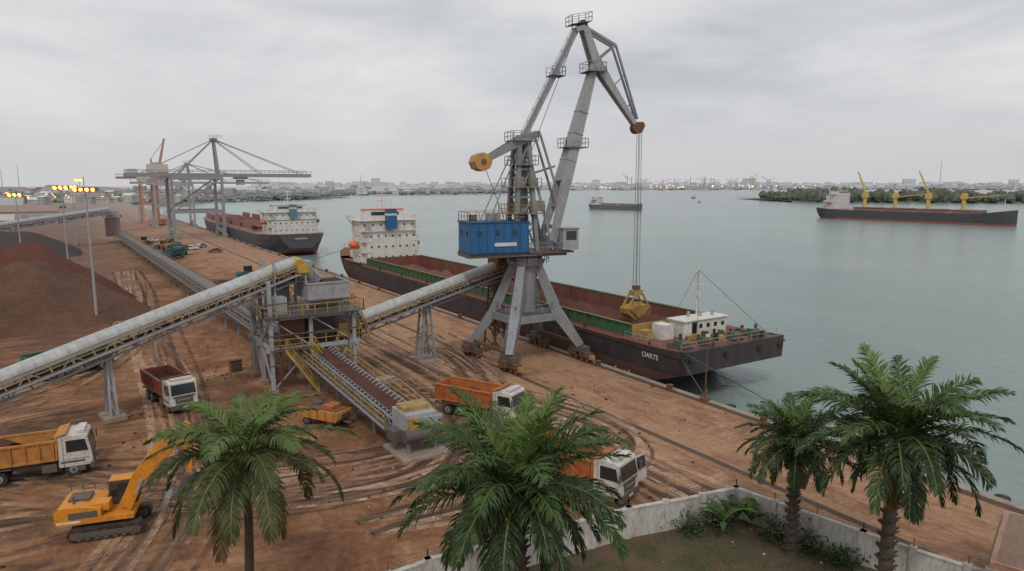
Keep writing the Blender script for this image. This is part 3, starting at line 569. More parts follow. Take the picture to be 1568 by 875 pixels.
def carrier(name,Ln,B,zd,loc,rz,hz,nh=4,cranes=0,cm='yellow',open_h=False,fun='teal',nf=4,hull='black',sup=True):
    b=MB(name); H=B/2; k=MH(hull,hz); r=MH('red',hz); w=MH('white',hz*.8)
    st=[(0,H*.72,zd+1,0,.3,H*.35),(Ln*.02,H*.85,zd+.9,0,-1.5,H*.5),(Ln*.07,H,zd+.5,0,-4,H*.75),(Ln*.15,H,zd,0,-6,H*.97),(Ln*.82,H,zd,0,-6,H*.97),(Ln*.9,H*.9,zd+.8,0,-6,H*.6),(Ln*.96,H*.6,zd+2,0,-6,H*.2),(Ln*.99,H*.25,zd+2.6,0,-6,H*.04),(Ln+1,.1,zd+2.9,0,-2,.04)]
    loft(b,st,k,r,-.2 if cranes else -.9)
    D=MH('red',hz+.05) if open_h or cranes else MH('green',hz)
    for i in range(len(st)-1):
        a,c=st[i],st[i+1]; b.add([(a[0],-a[1]+.02,a[2]-.05),(a[0],a[1]-.02,a[2]-.05),(c[0],c[1]-.02,c[2]-.05),(c[0],-c[1]+.02,c[2]-.05)],[(0,1,2,3)],D)
    x0=Ln*.2; x1=Ln*.88; s=(x1-x0)/nh
    for i in range(nh):
        xc=x0+s*(i+.5)
        b.box((xc,0,zd+.9),(s*.72,B*.62,1.8),MH('rust',hz)); b.box((xc,0,zd+1.95),(s*.76,B*.66,.35),D)
        for j in range(5): b.box((xc-s*.3+j*s*.15,0,zd+2.18),(.15,B*.64,.12),MH('rust',hz))
        if open_h:
            for sg in (-1,1): b.box((xc,sg*B*.42,zd+2.2),(s*.76,.3,3),D)
    cc=MH(cm,hz)
    for i in range(cranes):
        xc=x0+(x1-x0)*(i+.35)/cranes
        b.cyl((xc,0,zd),(xc,0,zd+9),1.2,cc,n=12); b.box((xc,0,zd+10.3),(3.2,3,3),cc); b.box((xc+.2,0,zd+12.2),(2.2,2,1),cc)
        el=[1.15,.12,1.1,.1][i%4]; jl=19; q=V((xc+1.4,0,zd+9.6)); t=q+V((-math.cos(el)*jl,0,math.sin(el)*jl)) if i%2==0 else q+V((math.cos(el)*jl,0,math.sin(el)*jl*1))
        for sg in (-1,1): b.beam(q+V((0,sg*.9,0)),t+V((0,sg*.3,0)),.5,.55,cc)
        for f in (.2,.4,.6,.8): b.beam(q.lerp(t,f)-V((0,.7,0)),q.lerp(t,f)+V((0,.7,0)),.3,.3,cc)
        b.cyl((xc,0,zd+12.6),t,.08,MH('black',hz),n=4)
    if sup: superstructure(b,Ln*.06,Ln*.06+9,H*.82,zd+.4,nf,w,MH('glass',hz),MH(fun,hz),MH('orange',hz),fh=2.6)
    b.cyl((Ln*.95,0,zd+2),(Ln*.95,0,zd+9),.25,w,n=8)
    for sg in (1,-1): b.rail([(Ln*.02,sg*H*.85,zd+.9),(Ln*.15,sg*H,zd+.1),(Ln*.82,sg*H,zd+.1),(Ln*.96,sg*H*.6,zd+2)],w,sp=4,t=.07)
    b.rail([(0,-H*.72,zd+1),(0,H*.72,zd+1)],w,sp=2,t=.07)
    for j in range(7): b.box((-.06,-1.8+j*.6,zd-.6),(.1,.35,.4),w)
    return b.done(loc=loc,rz=rz)
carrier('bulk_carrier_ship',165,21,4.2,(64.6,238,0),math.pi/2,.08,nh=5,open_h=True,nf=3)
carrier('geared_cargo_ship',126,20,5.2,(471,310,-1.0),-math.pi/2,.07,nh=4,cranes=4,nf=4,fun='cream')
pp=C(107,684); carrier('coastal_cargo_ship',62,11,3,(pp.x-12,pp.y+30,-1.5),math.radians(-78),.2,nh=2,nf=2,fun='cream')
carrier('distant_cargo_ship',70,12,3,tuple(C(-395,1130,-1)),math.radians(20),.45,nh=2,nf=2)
for (X_,Y_,s,r) in ((260,960,8,.3),(330,1240,14,1.2),(75,1250,10,0)):
    b=MB('small_boat')
    st=[(0,.9,.9,0,-.3,.6),(2,1.2,.9,0,-.5,.9),(5,1,1.0,0,-.5,.6),(7,.1,1.4,0,-.2,.05)]; loft(b,st,MH('black',.2),MH('red',.2),0); b.box((3,0,.8),(5,1.7,.1),MH('cream',.2)); b.box((2,0,1.6),(1.8,1.4,1.4),MH('white',.2)); b.box((2,0,2.36),(2.2,1.7,.1),MH('white',.2)); b.cyl((2,0,2.3),(2,0,4),.05,MH('black',.2),n=5)
    q=C(X_,Y_,-2.5); b.done(loc=tuple(q),rz=r).scale=(s/7,)*3
# ---------------------------------------------------------------- ship-to-shore gantries
def gantry(name,bx0,bx1,rl,rs,ya,yb,zb,za,g,accent,legm,t=1.0):
    b=MB(name)
    for x in (rl,rs):
        for y in (ya,yb): b.beam((x,y,1.5),(x,y,zb),1.2*t,1.2*t,legm,1.0*t,1.0*t); b.box((x,y,.8),(1.6,5,1.5),legm)
        b.beam((x,ya,2.6),(x,yb,2.6),1*t,1.4*t,legm); b.beam((x,ya,zb),(x,yb,zb),1.2*t,1.6*t,g)
    for y in (ya,yb):
        b.beam((rl,y,11),(rs,y,11),1*t,1.3*t,legm); b.beam((rl,y,11),(rs,y,zb),.55*t,.55*t,legm); b.beam((rl,y,zb-.2),(rs,y,zb-.2),1*t,1.2*t,g)
    yc=(ya+yb)/2
    for k in (-3,3):
        b.beam((bx0,yc+k,zb+1),(bx1,yc+k,zb+1),.9*t,1.5*t,g); b.rail([(bx0,yc+k*1.3,zb+1.9),(bx1,yc+k*1.3,zb+1.9)],g,h=1.2,sp=4,t=.12)
        b.beam((rs,yc+k,zb+1),(rs-1,yc+k*.4,za),.9*t,.9*t,g); b.beam((rl+3,yc+k,zb+1),(rs-1,yc+k*.4,za),.4,.4,g)
        for q in (.45,.9): b.beam((rs-1,yc+k*.4,za),(rs+(bx1-rs)*q,yc+k,zb+1.8),.26,.26,g)
        b.beam((rs-1,yc+k*.4,za),(bx0+6,yc+k,zb+1.8),.26,.26,g)
    n=int((bx1-bx0)/6)
    for i in range(n+1): x=bx0+(bx1-bx0)*i/n; b.beam((x,yc-3,zb+1),(x,yc+3,zb+1),.4,.5,g)
    b.box((rs-1,yc,za),(2.4,5,1),g); b.rail([(rs-3,yc-3,za+.5),(rs+2,yc-3,za+.5)],g,t=.12); b.beam((rs-1,yc-1.3,za-5),(rs-1,yc+1.3,za-5),.5,.5,g)
    b.box((rl-4,yc,zb+3.6),(7.5*t,6*t,3.4),accent); b.box((rl-4,yc,zb+5.6),(4,3,.7),g)
    b.box((rs+9,yc,zb-2),(3*t,3*t,2.4),accent); b.box((rs+9,yc,zb-.2),(5,6,.8),g)
    b.stair((rl-1.5,ya,0.2),(rl-1.5,yb,11),1,g)
    return b.done(origin=((rl+rs)/2,yc,0))
gantry('ship_to_shore_crane',17,91,33,52,309,326,25.0,41,MH('steel',.08),MH('cream',.15),MH('steel',.05))
gantry('ship_to_shore_crane',24,92,34,52,395,410,22,33,MH('steel',.3),MH('cream',.3),MH('steel',.28),.8)
gantry('ship_to_shore_crane',20,60,32,46,445,460,25,29,MH('rust',.25),MH('cream',.3),MH('orange',.35),.8)
b=MB('harbour_mobile_crane'); rr=MH('orange',.25)
b.box((37,425,2),(8,12,3),rr); b.cyl((37,425,3),(37,425,22),1.5,rr,n=10); b.box((36,425,24),(6,5,4.5),rr); b.beam((38,425,24),(43,423,47),1.4,1.4,rr,.8,.8); b.beam((36,425,26),(36,425,36),.8,.8,rr); b.cyl((36,425,36),(43,423,46),.15,rr,n=5)
b.done(origin=(37,425,0))
# ---------------------------------------------------------------- vehicles
def wheel(b,x,y,z,r,w,hub=None):
    sg=1 if y>0 else -1
    b.cyl((x,y-w/2,z),(x,y+w/2,z),r,rubber,n=18); b.cyl((x,y+sg*(w/2),z),(x,y+sg*(w/2+.03),z),r*.55,hub or steel,n=12); b.cyl((x,y+sg*(w/2+.03),z),(x,y+sg*(w/2+.1),z),r*.2,steelD,n=8)
red_l=M('lamp_red',(.4,.02,.02),dirt=.1); clearl=M('headlamp',(.7,.7,.68),rough=.2,dirt=.1)
cabw=M('cab_white_dusty',(.60,.58,.54),rough=.45,dirt=.5,dcol=(.34,.22,.15),scale=1.3)
def dump_truck(name,loc,head,body,cab,load=.5,door=False,axles=3):
    b=MB(name)
    for y in (-.45,.45): b.box((-.2,y,.95),(7.9,.14,.28),steelD)
    for x in (2.75,-1.7,-3.0)[:axles]:
        for y in (-1.0,1.0): wheel(b,x,y,.52,.52,.34)
        if x<0:
            for y in (-.68,.68): b.cyl((x,y-.14,.52),(x,y+.14,.52),.52,rubber,n=18)
        b.cyl((x,-1,.52),(x,1,.52),.1,steelD,n=8)
    b.prof([(1.9,.75),(3.85,.75),(3.95,1.0),(3.93,1.75),(3.72,2.85),(3.5,3.0),(2.0,3.0),(1.9,2.9)],-1.2,1.2,cab)
    b.add([(3.96,-1.08,1.82),(3.96,1.08,1.82),(3.765,1.02,2.72),(3.765,-1.02,2.72)],[(0,1,2,3)],glass)
    for sg in (-1,1):
        pts=[(2.4,sg*1.21,1.8),(3.75,sg*1.21,1.8),(3.58,sg*1.21,2.65),(2.4,sg*1.21,2.65)]
        if not(door and sg>0): b.add(pts,[(0,1,2,3) if sg<0 else (3,2,1,0)],glass)
        b.box((3.0,sg*1.215,1.3),(1.6,.02,.03),steelD); b.box((2.2,sg*1.215,1.8),(.03,.02,2.0),steelD)
        b.box((3.85,sg*.95,.98),(.2,.4,.22),clearl); b.beam((3.8,sg*1.2,2.5),(4.0,sg*1.48,2.45),.04,.04,steelD); b.box((4.0,sg*1.48,2.2),(.1,.2,.55),steelD)
        b.box((2.75,sg*1.1,1.12),(1.5,.3,.12),steelD); b.box((1.3,sg*1.0,.8),(.9,.45,.55),steelL if sg>0 else steelD)
        b.box((-2.35,sg*1.1,1.15),(2.9,.35,.06),steelD); b.box((3.3,sg*1.22,.55),(.4,.1,.35),steelD)
    b.box((3.93,0,.68),(.28,2.4,.42),steelD); b.box((3.97,0,1.3),(.06,1.5,.5),steelD); b.box((4.0,0,1.36),(.05,1.1,.07),steelL); b.box((3.98,0,1.65),(.06,1.9,.12),steelD)
    b.box((3.3,0,3.12),(.5,1.8,.2),cab); b.box((4.09,0,.7),(.03,.5,.14),white)
    if door:
        b.add([(3.8,1.22,.95),(3.8,1.22,1.8),(3.6,1.22,2.75),(3.75,2.45,2.7),(3.95,2.45,1.8),(3.95,2.45,.95)],[(0,1,2,3,4,5)],cab)
        b.add([(3.86,1.35,1.85),(3.71,1.35,2.6),(3.83,2.3,2.6),(3.98,2.3,1.85)],[(0,1,2,3)],glass)
        b.add([(2.4,1.205,1.0),(3.75,1.205,1.0),(3.6,1.205,2.65),(2.4,1.205,2.65)],[(0,1,2,3)],steelD)
    x0,x1,z0,z1,wb,wt=-4.3,1.75,1.35,2.75,1.15,1.28
    b.add([(x0,-wb,z0),(x1,-wb,z0),(x1,wb,z0),(x0,wb,z0)],[(0,3,2,1)],body)
    for sg in (-1,1):
        b.add([(x0,sg*wb,z0),(x1,sg*wb,z0),(x1,sg*wt,z1),(x0,sg*wt,z1)],[(0,1,2,3) if sg<0 else (3,2,1,0)],body)
        b.add([(x0,sg*(wb-.06),z0),(x1,sg*(wb-.06),z0),(x1,sg*(wt-.06),z1),(x0,sg*(wt-.06),z1)],[(3,2,1,0)],body)
        b.beam((x0-.05,sg*(wt),z1),(x1+.05,sg*(wt),z1),.2,.14,body); b.beam((x0,sg*(wb+.03),z0+.05),(x1,sg*(wb+.03),z0+.05),.14,.16,body)
        for k in range(8): x=x0+.1+k*(x1-x0-.2)/7; b.beam((x,sg*(wb+.06),z0),(x,sg*(wt+.05),z1),.12,.1,body)
        b.box((x0-.1,sg*1.0,.95),(.08,.35,.18),red_l)
    b.prof([(x1,z0),(x1+.1,z0),(x1+.16,z1+.25),(x1,z1+.25)],-wt,wt,body); b.prof([(x1,z1+.2),(x1+.7,z1+.38),(x1+.7,z1+.46),(x1,z1+.3)],-wt,wt,body)
    b.box((x0-.03,0,(z0+z1)/2-.05),(.1,2*wt-.1,z1-z0),body)
    for k in (-.6,0,.6): b.box((x0-.1,k,2),(.08,.1,1.3),body)
    b.cyl((1.2,0,.9),(1.5,0,2.6),.12,steelD)
    heap(b,x0+.05,x1-.02,-wt+.12,wt-.12,z0+.15+load*.9,.5*load+.2,ore,len(name)+int(loc[0]),2,.35)
    o_=b.done(loc=(loc[0],loc[1],0),rz=math.atan2(head[1],head[0]),bev=.025); o_.scale=(1.06,1.06,1.08); return o_
dump_truck('dump_truck',(6.5,75.0),(.2,-1),redbody,cabw,.7)
dump_truck('dump_truck',(31.2,54.6),(.45,-.89),orange,cabw,.35)
dump_truck('dump_truck',(29.4,37.4),(.35,-.94),orange,cabw,.4,door=True)
dump_truck('dump_truck',(-4.5,61.2),(.98,-.12),truy,cabw,.9)
dump_truck('dump_truck',(-2,93.5),(.8,.4),green,M('cab_green',(.05,.12,.06)),.6)
def excavator(name,loc,head,rot=0):
    b=MB(name)
    for sg in (-1,1):
        y=sg*1.15; pr=[]
        for k in range(9): a=math.pi/2+math.pi*k/8; pr.append((-1.75+.42*math.cos(a),.45+.42*math.sin(a)))
        for k in range(9): a=-math.pi/2+math.pi*k/8; pr.append((1.75+.42*math.cos(a),.45+.42*math.sin(a)))
        b.prof(pr,y-.28,y+.28,rubber); b.box((0,y,.45),(3.3,.66,.35),steelD)
        for k in range(26): x=-1.9+k*.152; b.box((x,y,.9),(.07,.62,.06),steelD)
        for k in range(7): x=-1.5+k*.5; b.cyl((x,y-.33,.25),(x,y+.33,.25),.15,steelD,n=10)
        b.cyl((-1.75,y-.34,.45),(-1.75,y+.34,.45),.24,rust,n=12); b.cyl((1.75,y-.34,.45),(1.75,y+.34,.45),.24,rust,n=12)
    b.box((0,0,.65),(2,1.8,.4),steelD); b.cyl((0,0,.8),(0,0,1.1),.75,steelD,n=20)
    b.prof([(-2.6,1.15),(1.6,1.15),(1.6,1.45),(-.2,1.5),(-.2,2.05),(-1.4,2.3),(-2.5,2.3),(-2.75,2.0),(-2.75,1.4)],-1.35,1.35,exy)
    b.box((-1.2,-1.36,1.75),(1.6,.04,.4),steelD); b.box((-1.6,.2,2.36),(1.2,1.2,.12),steelD); b.cyl((-1.8,-.7,2.3),(-1.8,-.7,2.75),.07,steelD,n=8); b.box((-2.0,-1.365,1.35),(1.3,.03,.14),white)
    b.rail([(-2.4,1.2,2.3),(-.4,1.2,2.3)],steelD,h=.4,sp=.7,t=.04); b.box((-.6,-.6,2.0),(1.6,.9,.5),exy)
    b.prof([(-.1,1.45),(1.5,1.45),(1.6,1.9),(1.35,2.95),(1.1,3.05),(-.1,3.05)],.35,1.33,M('cab_dark',(.06,.055,.05),dirt=.3))
    b.add([(1.61,.42,1.95),(1.61,1.26,1.95),(1.37,1.26,2.88),(1.37,.42,2.88)],[(0,1,2,3)],glass)
    for yy in (.34,1.34): b.add([(0,yy,2.0),(1.45,yy,2.0),(1.25,yy,2.85),(0,yy,2.85)],[(0,1,2,3)],glass)
    b.box((.6,.84,3.08),(1.3,1.0,.07),exy)
    up=[(.7,1.9),(1.55,3.7),(2.4,4.8),(4.65,6.2)]; lo=[(1.15,1.5),(2.35,3.4),(2.95,4.0),(4.85,5.8)]
    b.prof(up+lo[::-1],-.72,-.28,exy)
    for yy in (-.9,-.1): b.beam((1.3,yy,1.6),(2.15,yy,3.5),.14,.14,steelL); b.beam((1.3,yy,1.6),(1.75,yy,2.6),.22,.22,exy)
    b.beam((2.6,-.5,4.95),(4.3,-.5,6.5),.2,.2,exy); b.beam((4.2,-.5,6.4),(4.85,-.5,6.75),.11,.11,steelL)
    b.prof([(4.75,6.9),(5.1,6.7),(5.15,5.8),(5.0,3.2),(4.7,3.1),(4.55,5.7)],-.68,-.32,exy)
    b.prof([(4.6,3.5),(5.15,3.4),(5.2,2.8),(4.9,2.1),(4.3,1.7),(3.6,1.9),(4.1,2.4)],-1.05,.05,steelD)
    b.beam((5.2,-.5,5.8),(5.3,-.5,3.8),.16,.16,exy)
    for k in range(4): b.beam((3.7,-.95+k*.3,1.95),(3.4,-.95+k*.3,2.15),.1,.08,steelL)
    return b.done(loc=(loc[0],loc[1],0),rz=math.atan2(head[1],head[0]),bev=.03)
excavator('excavator',(0.3,48.8),(.98,-.25))
b=MB('ore_skip_trailer')
b.prof([(-2.1,.75),(2.1,.75),(2.4,1.1),(2.3,1.7),(-2.3,1.7),(-2.4,1.1)],-1.0,1.0,M('skip_amber',(.5,.22,.05),dirt=.5)); b.box((0,0,1.75),(4.2,1.7,.1),rust)
for x in (-1.4,1.4):
    for y in (-.85,.85): wheel(b,x,y,.42,.42,.28,steelD)
b.box((2.7,0,.7),(.9,.3,.16),steelD); b.box((.9,0,1.95),(1.1,1.2,.35),orange); b.box((-1.1,.2,1.9),(1.0,.7,.25),steelD); b.box((2.42,.1,1.3),(.06,1.2,.4),steelD)
for k in range(5): b.box((-1.9+k*.95,-1.03,1.25),(.1,.07,.9),orange); b.box((-1.9+k*.95,1.03,1.25),(.1,.07,.9),orange)
b.done(loc=(17.9,60.6,0),rz=math.radians(-60),bev=.03)
def loader(name,loc,rz,mat):
    b=MB(name)
    for x in (-1.4,1.5):
        for y in (-1,1): wheel(b,x,y,.75,.75,.55)
    b.prof([(-2.8,.8),(.3,.8),(.3,1.8),(-2.6,2.0),(-2.8,1.6)],-.9,.9,mat); b.prof([(-.9,1.8),(.5,1.6),(.4,3.1),(-.8,3.1)],-.75,.75,glass); b.box((-.2,0,3.15),(1.6,1.6,.12),mat); b.box((1.2,0,1.0),(1.8,1,.7),mat)
    for y in (-.5,.5): b.beam((.9,y,1.8),(3.1,y,.8),.2,.35,mat)
    b.prof([(3,.2),(4.1,.2),(3.6,.5),(3.3,1.3),(3.0,1.2)],-1.4,1.4,steelD)
    b.done(loc=(*loc,0),rz=rz,bev=.03)
def car(name,loc,rz,mat):
    b=MB(name)
    b.prof([(-2.2,.35),(2.2,.35),(2.25,.8),(1.2,.95),(.6,1.45),(-1.2,1.5),(-1.9,1.0),(-2.25,.95)],-.88,.88,mat)
    for sg in (-1,1): b.add([(-1.6,sg*.89,1.0),(1.0,sg*.89,.98),(.5,sg*.89,1.38),(-1.1,sg*.89,1.42)],[(0,1,2,3)],glass)
    b.add([(1.25,-.75,.97),(1.25,.75,.97),(.66,.7,1.43),(.66,-.7,1.43)],[(0,1,2,3)],glass)
    for x in (-1.35,1.4):
        for y in (-.8,.8): wheel(b,x,y,.33,.33,.2)
    b.done(loc=(*loc,0),rz=rz,bev=.04)
teal=M('teal_paint',(.03,.13,.16),dirt=.4)
loader('wheel_loader',(24,262),2,truy); loader('wheel_loader',(33,168),.4,teal); loader('wheel_loader',(20,285),1,truy)
for i,(x,y) in enumerate(((32,255),(36,262),(30,275),(37,240),(24,300),(29,292))): car('parked_car',(x,y),R.random()*6,[white,steelL,steelD,redbody,white,steelD][i])
dump_truck('dump_truck',(23.5,226),(.5,.8),teal,teal,.3)
dump_truck('dump_truck',(26,240),(-.3,.9),green,truy,.3)
for (x,y,s) in ((26.5,158,5),(28.5,152,4)):
    b=MB('steel_ramp_section'); b.box((0,0,.8),(s,2.6,1.5),rust)
    for k in range(6): b.box((-s/2+.3+k*(s-.6)/5,-1.35,.8),(.15,.1,1.5),rust)
    b.box((0,0,1.6),(s+.2,2.8,.12),rust); b.done(loc=(x,y,0),rz=.1)
b=MB('concrete_slab_stack'); b.box((0,0,.15),(3,2,.3),conc); b.box((.2,.1,.42),(2.2,1.6,.2),conc,.2); b.done(loc=(27.5,70.5,0),rz=.2,bev=.02)
b=MB('control_cabinet'); b.box((0,0,.7),(1.3,.8,1.3),rust); b.box((0,-.42,.75),(.5,.05,1.0),steelD); b.box((0,0,1.4),(1.5,1,.08),rust); b.done(loc=(14.5,84.5,0),rz=.2,bev=.02)
b=MB('mooring_pole'); b.cyl((0,0,0),(0,0,6.8),.07,rust,r2=.05,n=8); b.box((0,0,.2),(.8,.8,.4),rust); b.box((0,0,6.9),(.3,.3,.25),white); b.beam((0,0,.3),(.6,.3,1.2),.1,.1,rust); b.done(loc=(52.9,46.5,0))
b=MB('rubble')
for k in range(520):
    cx,cy,sp=R.choice([(19,47,3),(24,66,3),(13,83,3),(36,76,3),(6,66,4),(40,50,8),(14,95,5),(45,60,9),(2,73,2),(-2,44,5),(30,33,5)])
    x=R.gauss(cx,sp);y=R.gauss(cy,sp);s=R.uniform(.04,.18); b.box((x,y,s*.3),(s*1.5,s,s),[conc,ore,rust][k%3],R.random()*3)
b.done()
# ---------------------------------------------------------------- lamp masts
def mast(loc,h,heads=6,mt=steelL,sz=1):
    b=MB('street_lamp'); b.cyl((0,0,0),(0,0,h),.24,mt,r2=.12,n=10); b.box((0,0,.3),(1.4,1.4,.6),conc); b.box((0,0,h),(3.0,.2,.16),mt); b.box((0,0,h),(.2,2.0,.16),mt)
    for k in range(heads):
        x=-1.4+2.8*k/(heads-1); b.box((x,-.1,h+.3),(.45*sz,.35,.4*sz),steelD)
        b.cyl((x,-.3,h+.28),(x,-.48,h+.2),.17*sz,lampm,r2=.22*sz,n=10)
    b.rail([(-1.3,.8,h+.1),(1.3,.8,h+.1)],mt,h=.6,sp=1,t=.05); b.done(loc=(*loc,0),rz=math.radians(-32))
mast((1.3,126),21,4,sz=1.4); mast((-3,208),21,3,sz=2.4); mast((-1,300),21,3,sz=3); mast((2,420),24,3,sz=3.6); mast((-70,380),24,4,MH('steel',.2),2.4); mast((-14,232),19,3,sz=2.4)
# ---------------------------------------------------------------- perimeter wall, buildings near
wallm=M('whitewashed_wall',(.54,.52,.48),rough=.9,dirt=.8,dcol=(.22,.16,.12),scale=.7,streak=.4)
b=MB('perimeter_wall'); W=[V((-4,31.6,0)),V((7.5,31.0,0)),V((14.5,31.4,0)),V((27.7,30.1,0)),V((35.7,28.4,0)),V((37.2,20.5,0)),V((40.5,8,0))]
for a,c in zip(W[:-1],W[1:]):
    n=max(1,round((c-a).length/2.8))
    for i in range(n):
        q=a.lerp(c,i/n);q2=a.lerp(c,(i+1)/n); hh=1.9+R.uniform(-.06,.06)
        b.beam(q+V((0,0,hh/2)),q2+V((0,0,hh/2)),.2,hh,wallm); b.beam(q+V((0,0,hh+.05)),q2+V((0,0,hh+.05)),.3,.1,wallm)
    for i in range(n+1): q=a.lerp(c,i/n); b.box((q.x,q.y,1.04),(.36,.36,2.1),wallm,math.atan2((c-a).y,(c-a).x)); b.beam(q+V((0,0,2.1)),q+V((0,0,2.6)),.04,.04,rust)
    for k in range(3): b.cyl(a+V((0,0,2.2+k*.16)),c+V((0,0,2.2+k*.16)),.012,steelD,n=4)
b.done(origin=(20,30,0))
b=MB('brick_outbuilding'); bw=M('salmon_render',(.38,.21,.15),dirt=.5); rfm=M('flat_roof',(.22,.14,.10),dirt=.5)
q=C(28.0,32.6); b.box((0,0,1.5),(7,5,3),bw); b.box((0,0,3.06),(7.4,5.4,.12),conc); b.box((-2,-2.52,1.3),(1,.06,2),steelD); b.box((1.2,-2.52,1.7),(1.4,.06,1),glass); b.box((0,0,3.3),(7.1,5.1,.36),bw); b.box((0,0,3.4),(6.6,4.6,.2),rfm)
b.done(loc=(q.x,q.y,0),rz=.3)
lm,N,L,p=nodes_mat('lawn_patchy'); tc=N.new('ShaderNodeTexCoord').outputs['Object']
c=mix(N,L,ramp(N,L,noise_n(N,L,tc,.4,8,.7,.6),.42,.62),(.12,.075,.045),(.055,.06,.026)); c=mix(N,L,ramp(N,L,noise_n(N,L,tc,5,5,.7),.58,.78),c,(.18,.12,.075)); L.new(c,p.inputs['Base Color']); p.inputs['Roughness'].default_value=1
b=MB('grass'); b.add([(6,5,.012),(40,5,.012),(37.1,20.5,.012),(35.5,28.3,.012),(27.7,29.9,.012),(14.5,31.2,.012),(6,31,.012)],[tuple(range(7))],lm)
gr=M('grass_blades',(.06,.08,.025),rough=.9,dirt=.6,dcol=(.15,.10,.045),scale=.8,bump=0)
for k in range(9000):
    x=R.uniform(18,37);y=R.uniform(16,30)
    if noise.noise(V((x*.35,y*.35,0)))<.02 or y>30.1-(x-14)*.08 : continue
    h=R.uniform(.05,.2);a=R.random()*6.3;w=.025; b.add([(x-w*math.cos(a),y-w*math.sin(a),0),(x+w*math.cos(a),y+w*math.sin(a),0),(x+R.uniform(-.12,.12),y+R.uniform(-.12,.12),h)],[(0,1,2)],gr)
b.done()
b=MB('litter')
for k in range(34): x=R.gauss(34,1.5) if k%2 else R.uniform(24,36);y=R.uniform(19,28); b.box((x,y,.04),(R.uniform(.05,.22),R.uniform(.05,.15),.04),[conc,M('plastic_blue',(.1,.2,.4)),rust,white][k%4],R.random()*3)
b.done()
# ---------------------------------------------------------------- palms
def leafmat(name,c1,c2,tr=.16):
    m=bpy.data.materials.new(name); m.use_nodes=True; N=m.node_tree.nodes; L=m.node_tree.links; p=N['Principled BSDF']
    tc=N.new('ShaderNodeTexCoord').outputs['Object']; c=mix(N,L,ramp(N,L,noise_n(N,L,tc,1.6,3,.6),.35,.65),c1,c2); c=mix(N,L,ramp(N,L,noise_n(N,L,tc,14,2,.6),.6,.75),c,tuple(x*1.5 for x in c2))
    L.new(c,p.inputs['Base Color']); p.inputs['Roughness'].default_value=.45; p.inputs['Specular IOR Level'].default_value=.3
    t=N.new('ShaderNodeBsdfTranslucent'); L.new(c,t.inputs[0]); ms=N.new('ShaderNodeMixShader'); ms.inputs[0].default_value=tr; L.new(p.outputs[0],ms.inputs[1]); L.new(t.outputs[0],ms.inputs[2]); L.new(ms.outputs[0],N['Material Output'].inputs[0]); return m
lfD=leafmat('palm_leaf_dark',(.022,.042,.014),(.045,.08,.025)); lfM=leafmat('palm_leaf_mid',(.035,.07,.018),(.07,.12,.032)); lfY=leafmat('palm_leaf_young',(.08,.15,.025),(.14,.21,.05),.25); lfO=leafmat('palm_leaf_old',(.11,.085,.03),(.19,.13,.06))
cocD=leafmat('coconut_leaf',(.05,.066,.02),(.10,.12,.04)); cocM=leafmat('coconut_leaf_fresh',(.065,.10,.022),(.12,.165,.045)); rach=M('palm_rachis',(.14,.15,.05),dirt=.2,bump=0); trunkm=M('palm_trunk',(.10,.08,.06),rough=1,dirt=.6,dcol=(.04,.03,.025),scale=2,streak=3,bump=.8)
def frond(b,o,az,el,Ln,droop,nl,ll,lw,mat,rnd=.15,bare=.12,roll=0,hang=.6):
    pts=[];p_=V(o);S=18; tg=[]
    for i in range(S+1):
        f=i/S; e_=max(-1.4,el-droop*(f**1.25)); azd=az+roll*.3*f
        d=V((math.cos(azd)*math.cos(e_),math.sin(azd)*math.cos(e_),math.sin(e_))); pts.append(p_.copy()); tg.append(d); p_=p_+d*(Ln/S)
    for i in range(S): b.beam(pts[i],pts[i+1],.08*(1-i/S)+.024,.06*(1-i/S)+.02,rach)
    for k in range(nl):
        f=bare+(1-bare)*(k+.5)/nl; x=f*S; i=min(int(x),S-1); c=pts[i].lerp(pts[i+1],x-i); t=tg[i]
        sd=t.cross(V((0,0,1)))
        if sd.length<.05: sd=V((1,0,0))
        sd.normalize(); nr=sd.cross(t)
        prof=math.sin(math.pi*min(1,(f*.84+.16)))**.5*(1-.15*f)+.1
        for sg in (-1,1):
            if R.random()<.07: continue
            l_=ll*prof*R.uniform(.75,1.12); w=lw*R.uniform(.8,1.2)
            d=(sd*sg*(1-.4*f)+t*(.5+.55*f)+nr*(.22+roll*sg*.4)+V((R.uniform(-rnd,rnd),R.uniform(-rnd,rnd),R.uniform(-rnd,rnd)))).normalized()
            m=c+d*l_*.45; d2=(d+V((0,0,-hang*R.uniform(.5,1.3)))).normalized(); m2=m+d2*l_*.32; e2=m2+(d2+V((0,0,-hang))).normalized()*l_*.3
            wv=t-d*t.dot(d)
            wv=wv.normalized() if wv.length>.05 else nr
            wv=(wv+nr*R.uniform(-.6,.6)).normalized()*w
            b.add([c-wv*.35,c+wv*.35,m+wv*.5,m-wv*.5,m2+wv*.35,m2-wv*.35,e2],[(0,1,2,3),(3,2,4,5),(5,4,6)],mat)
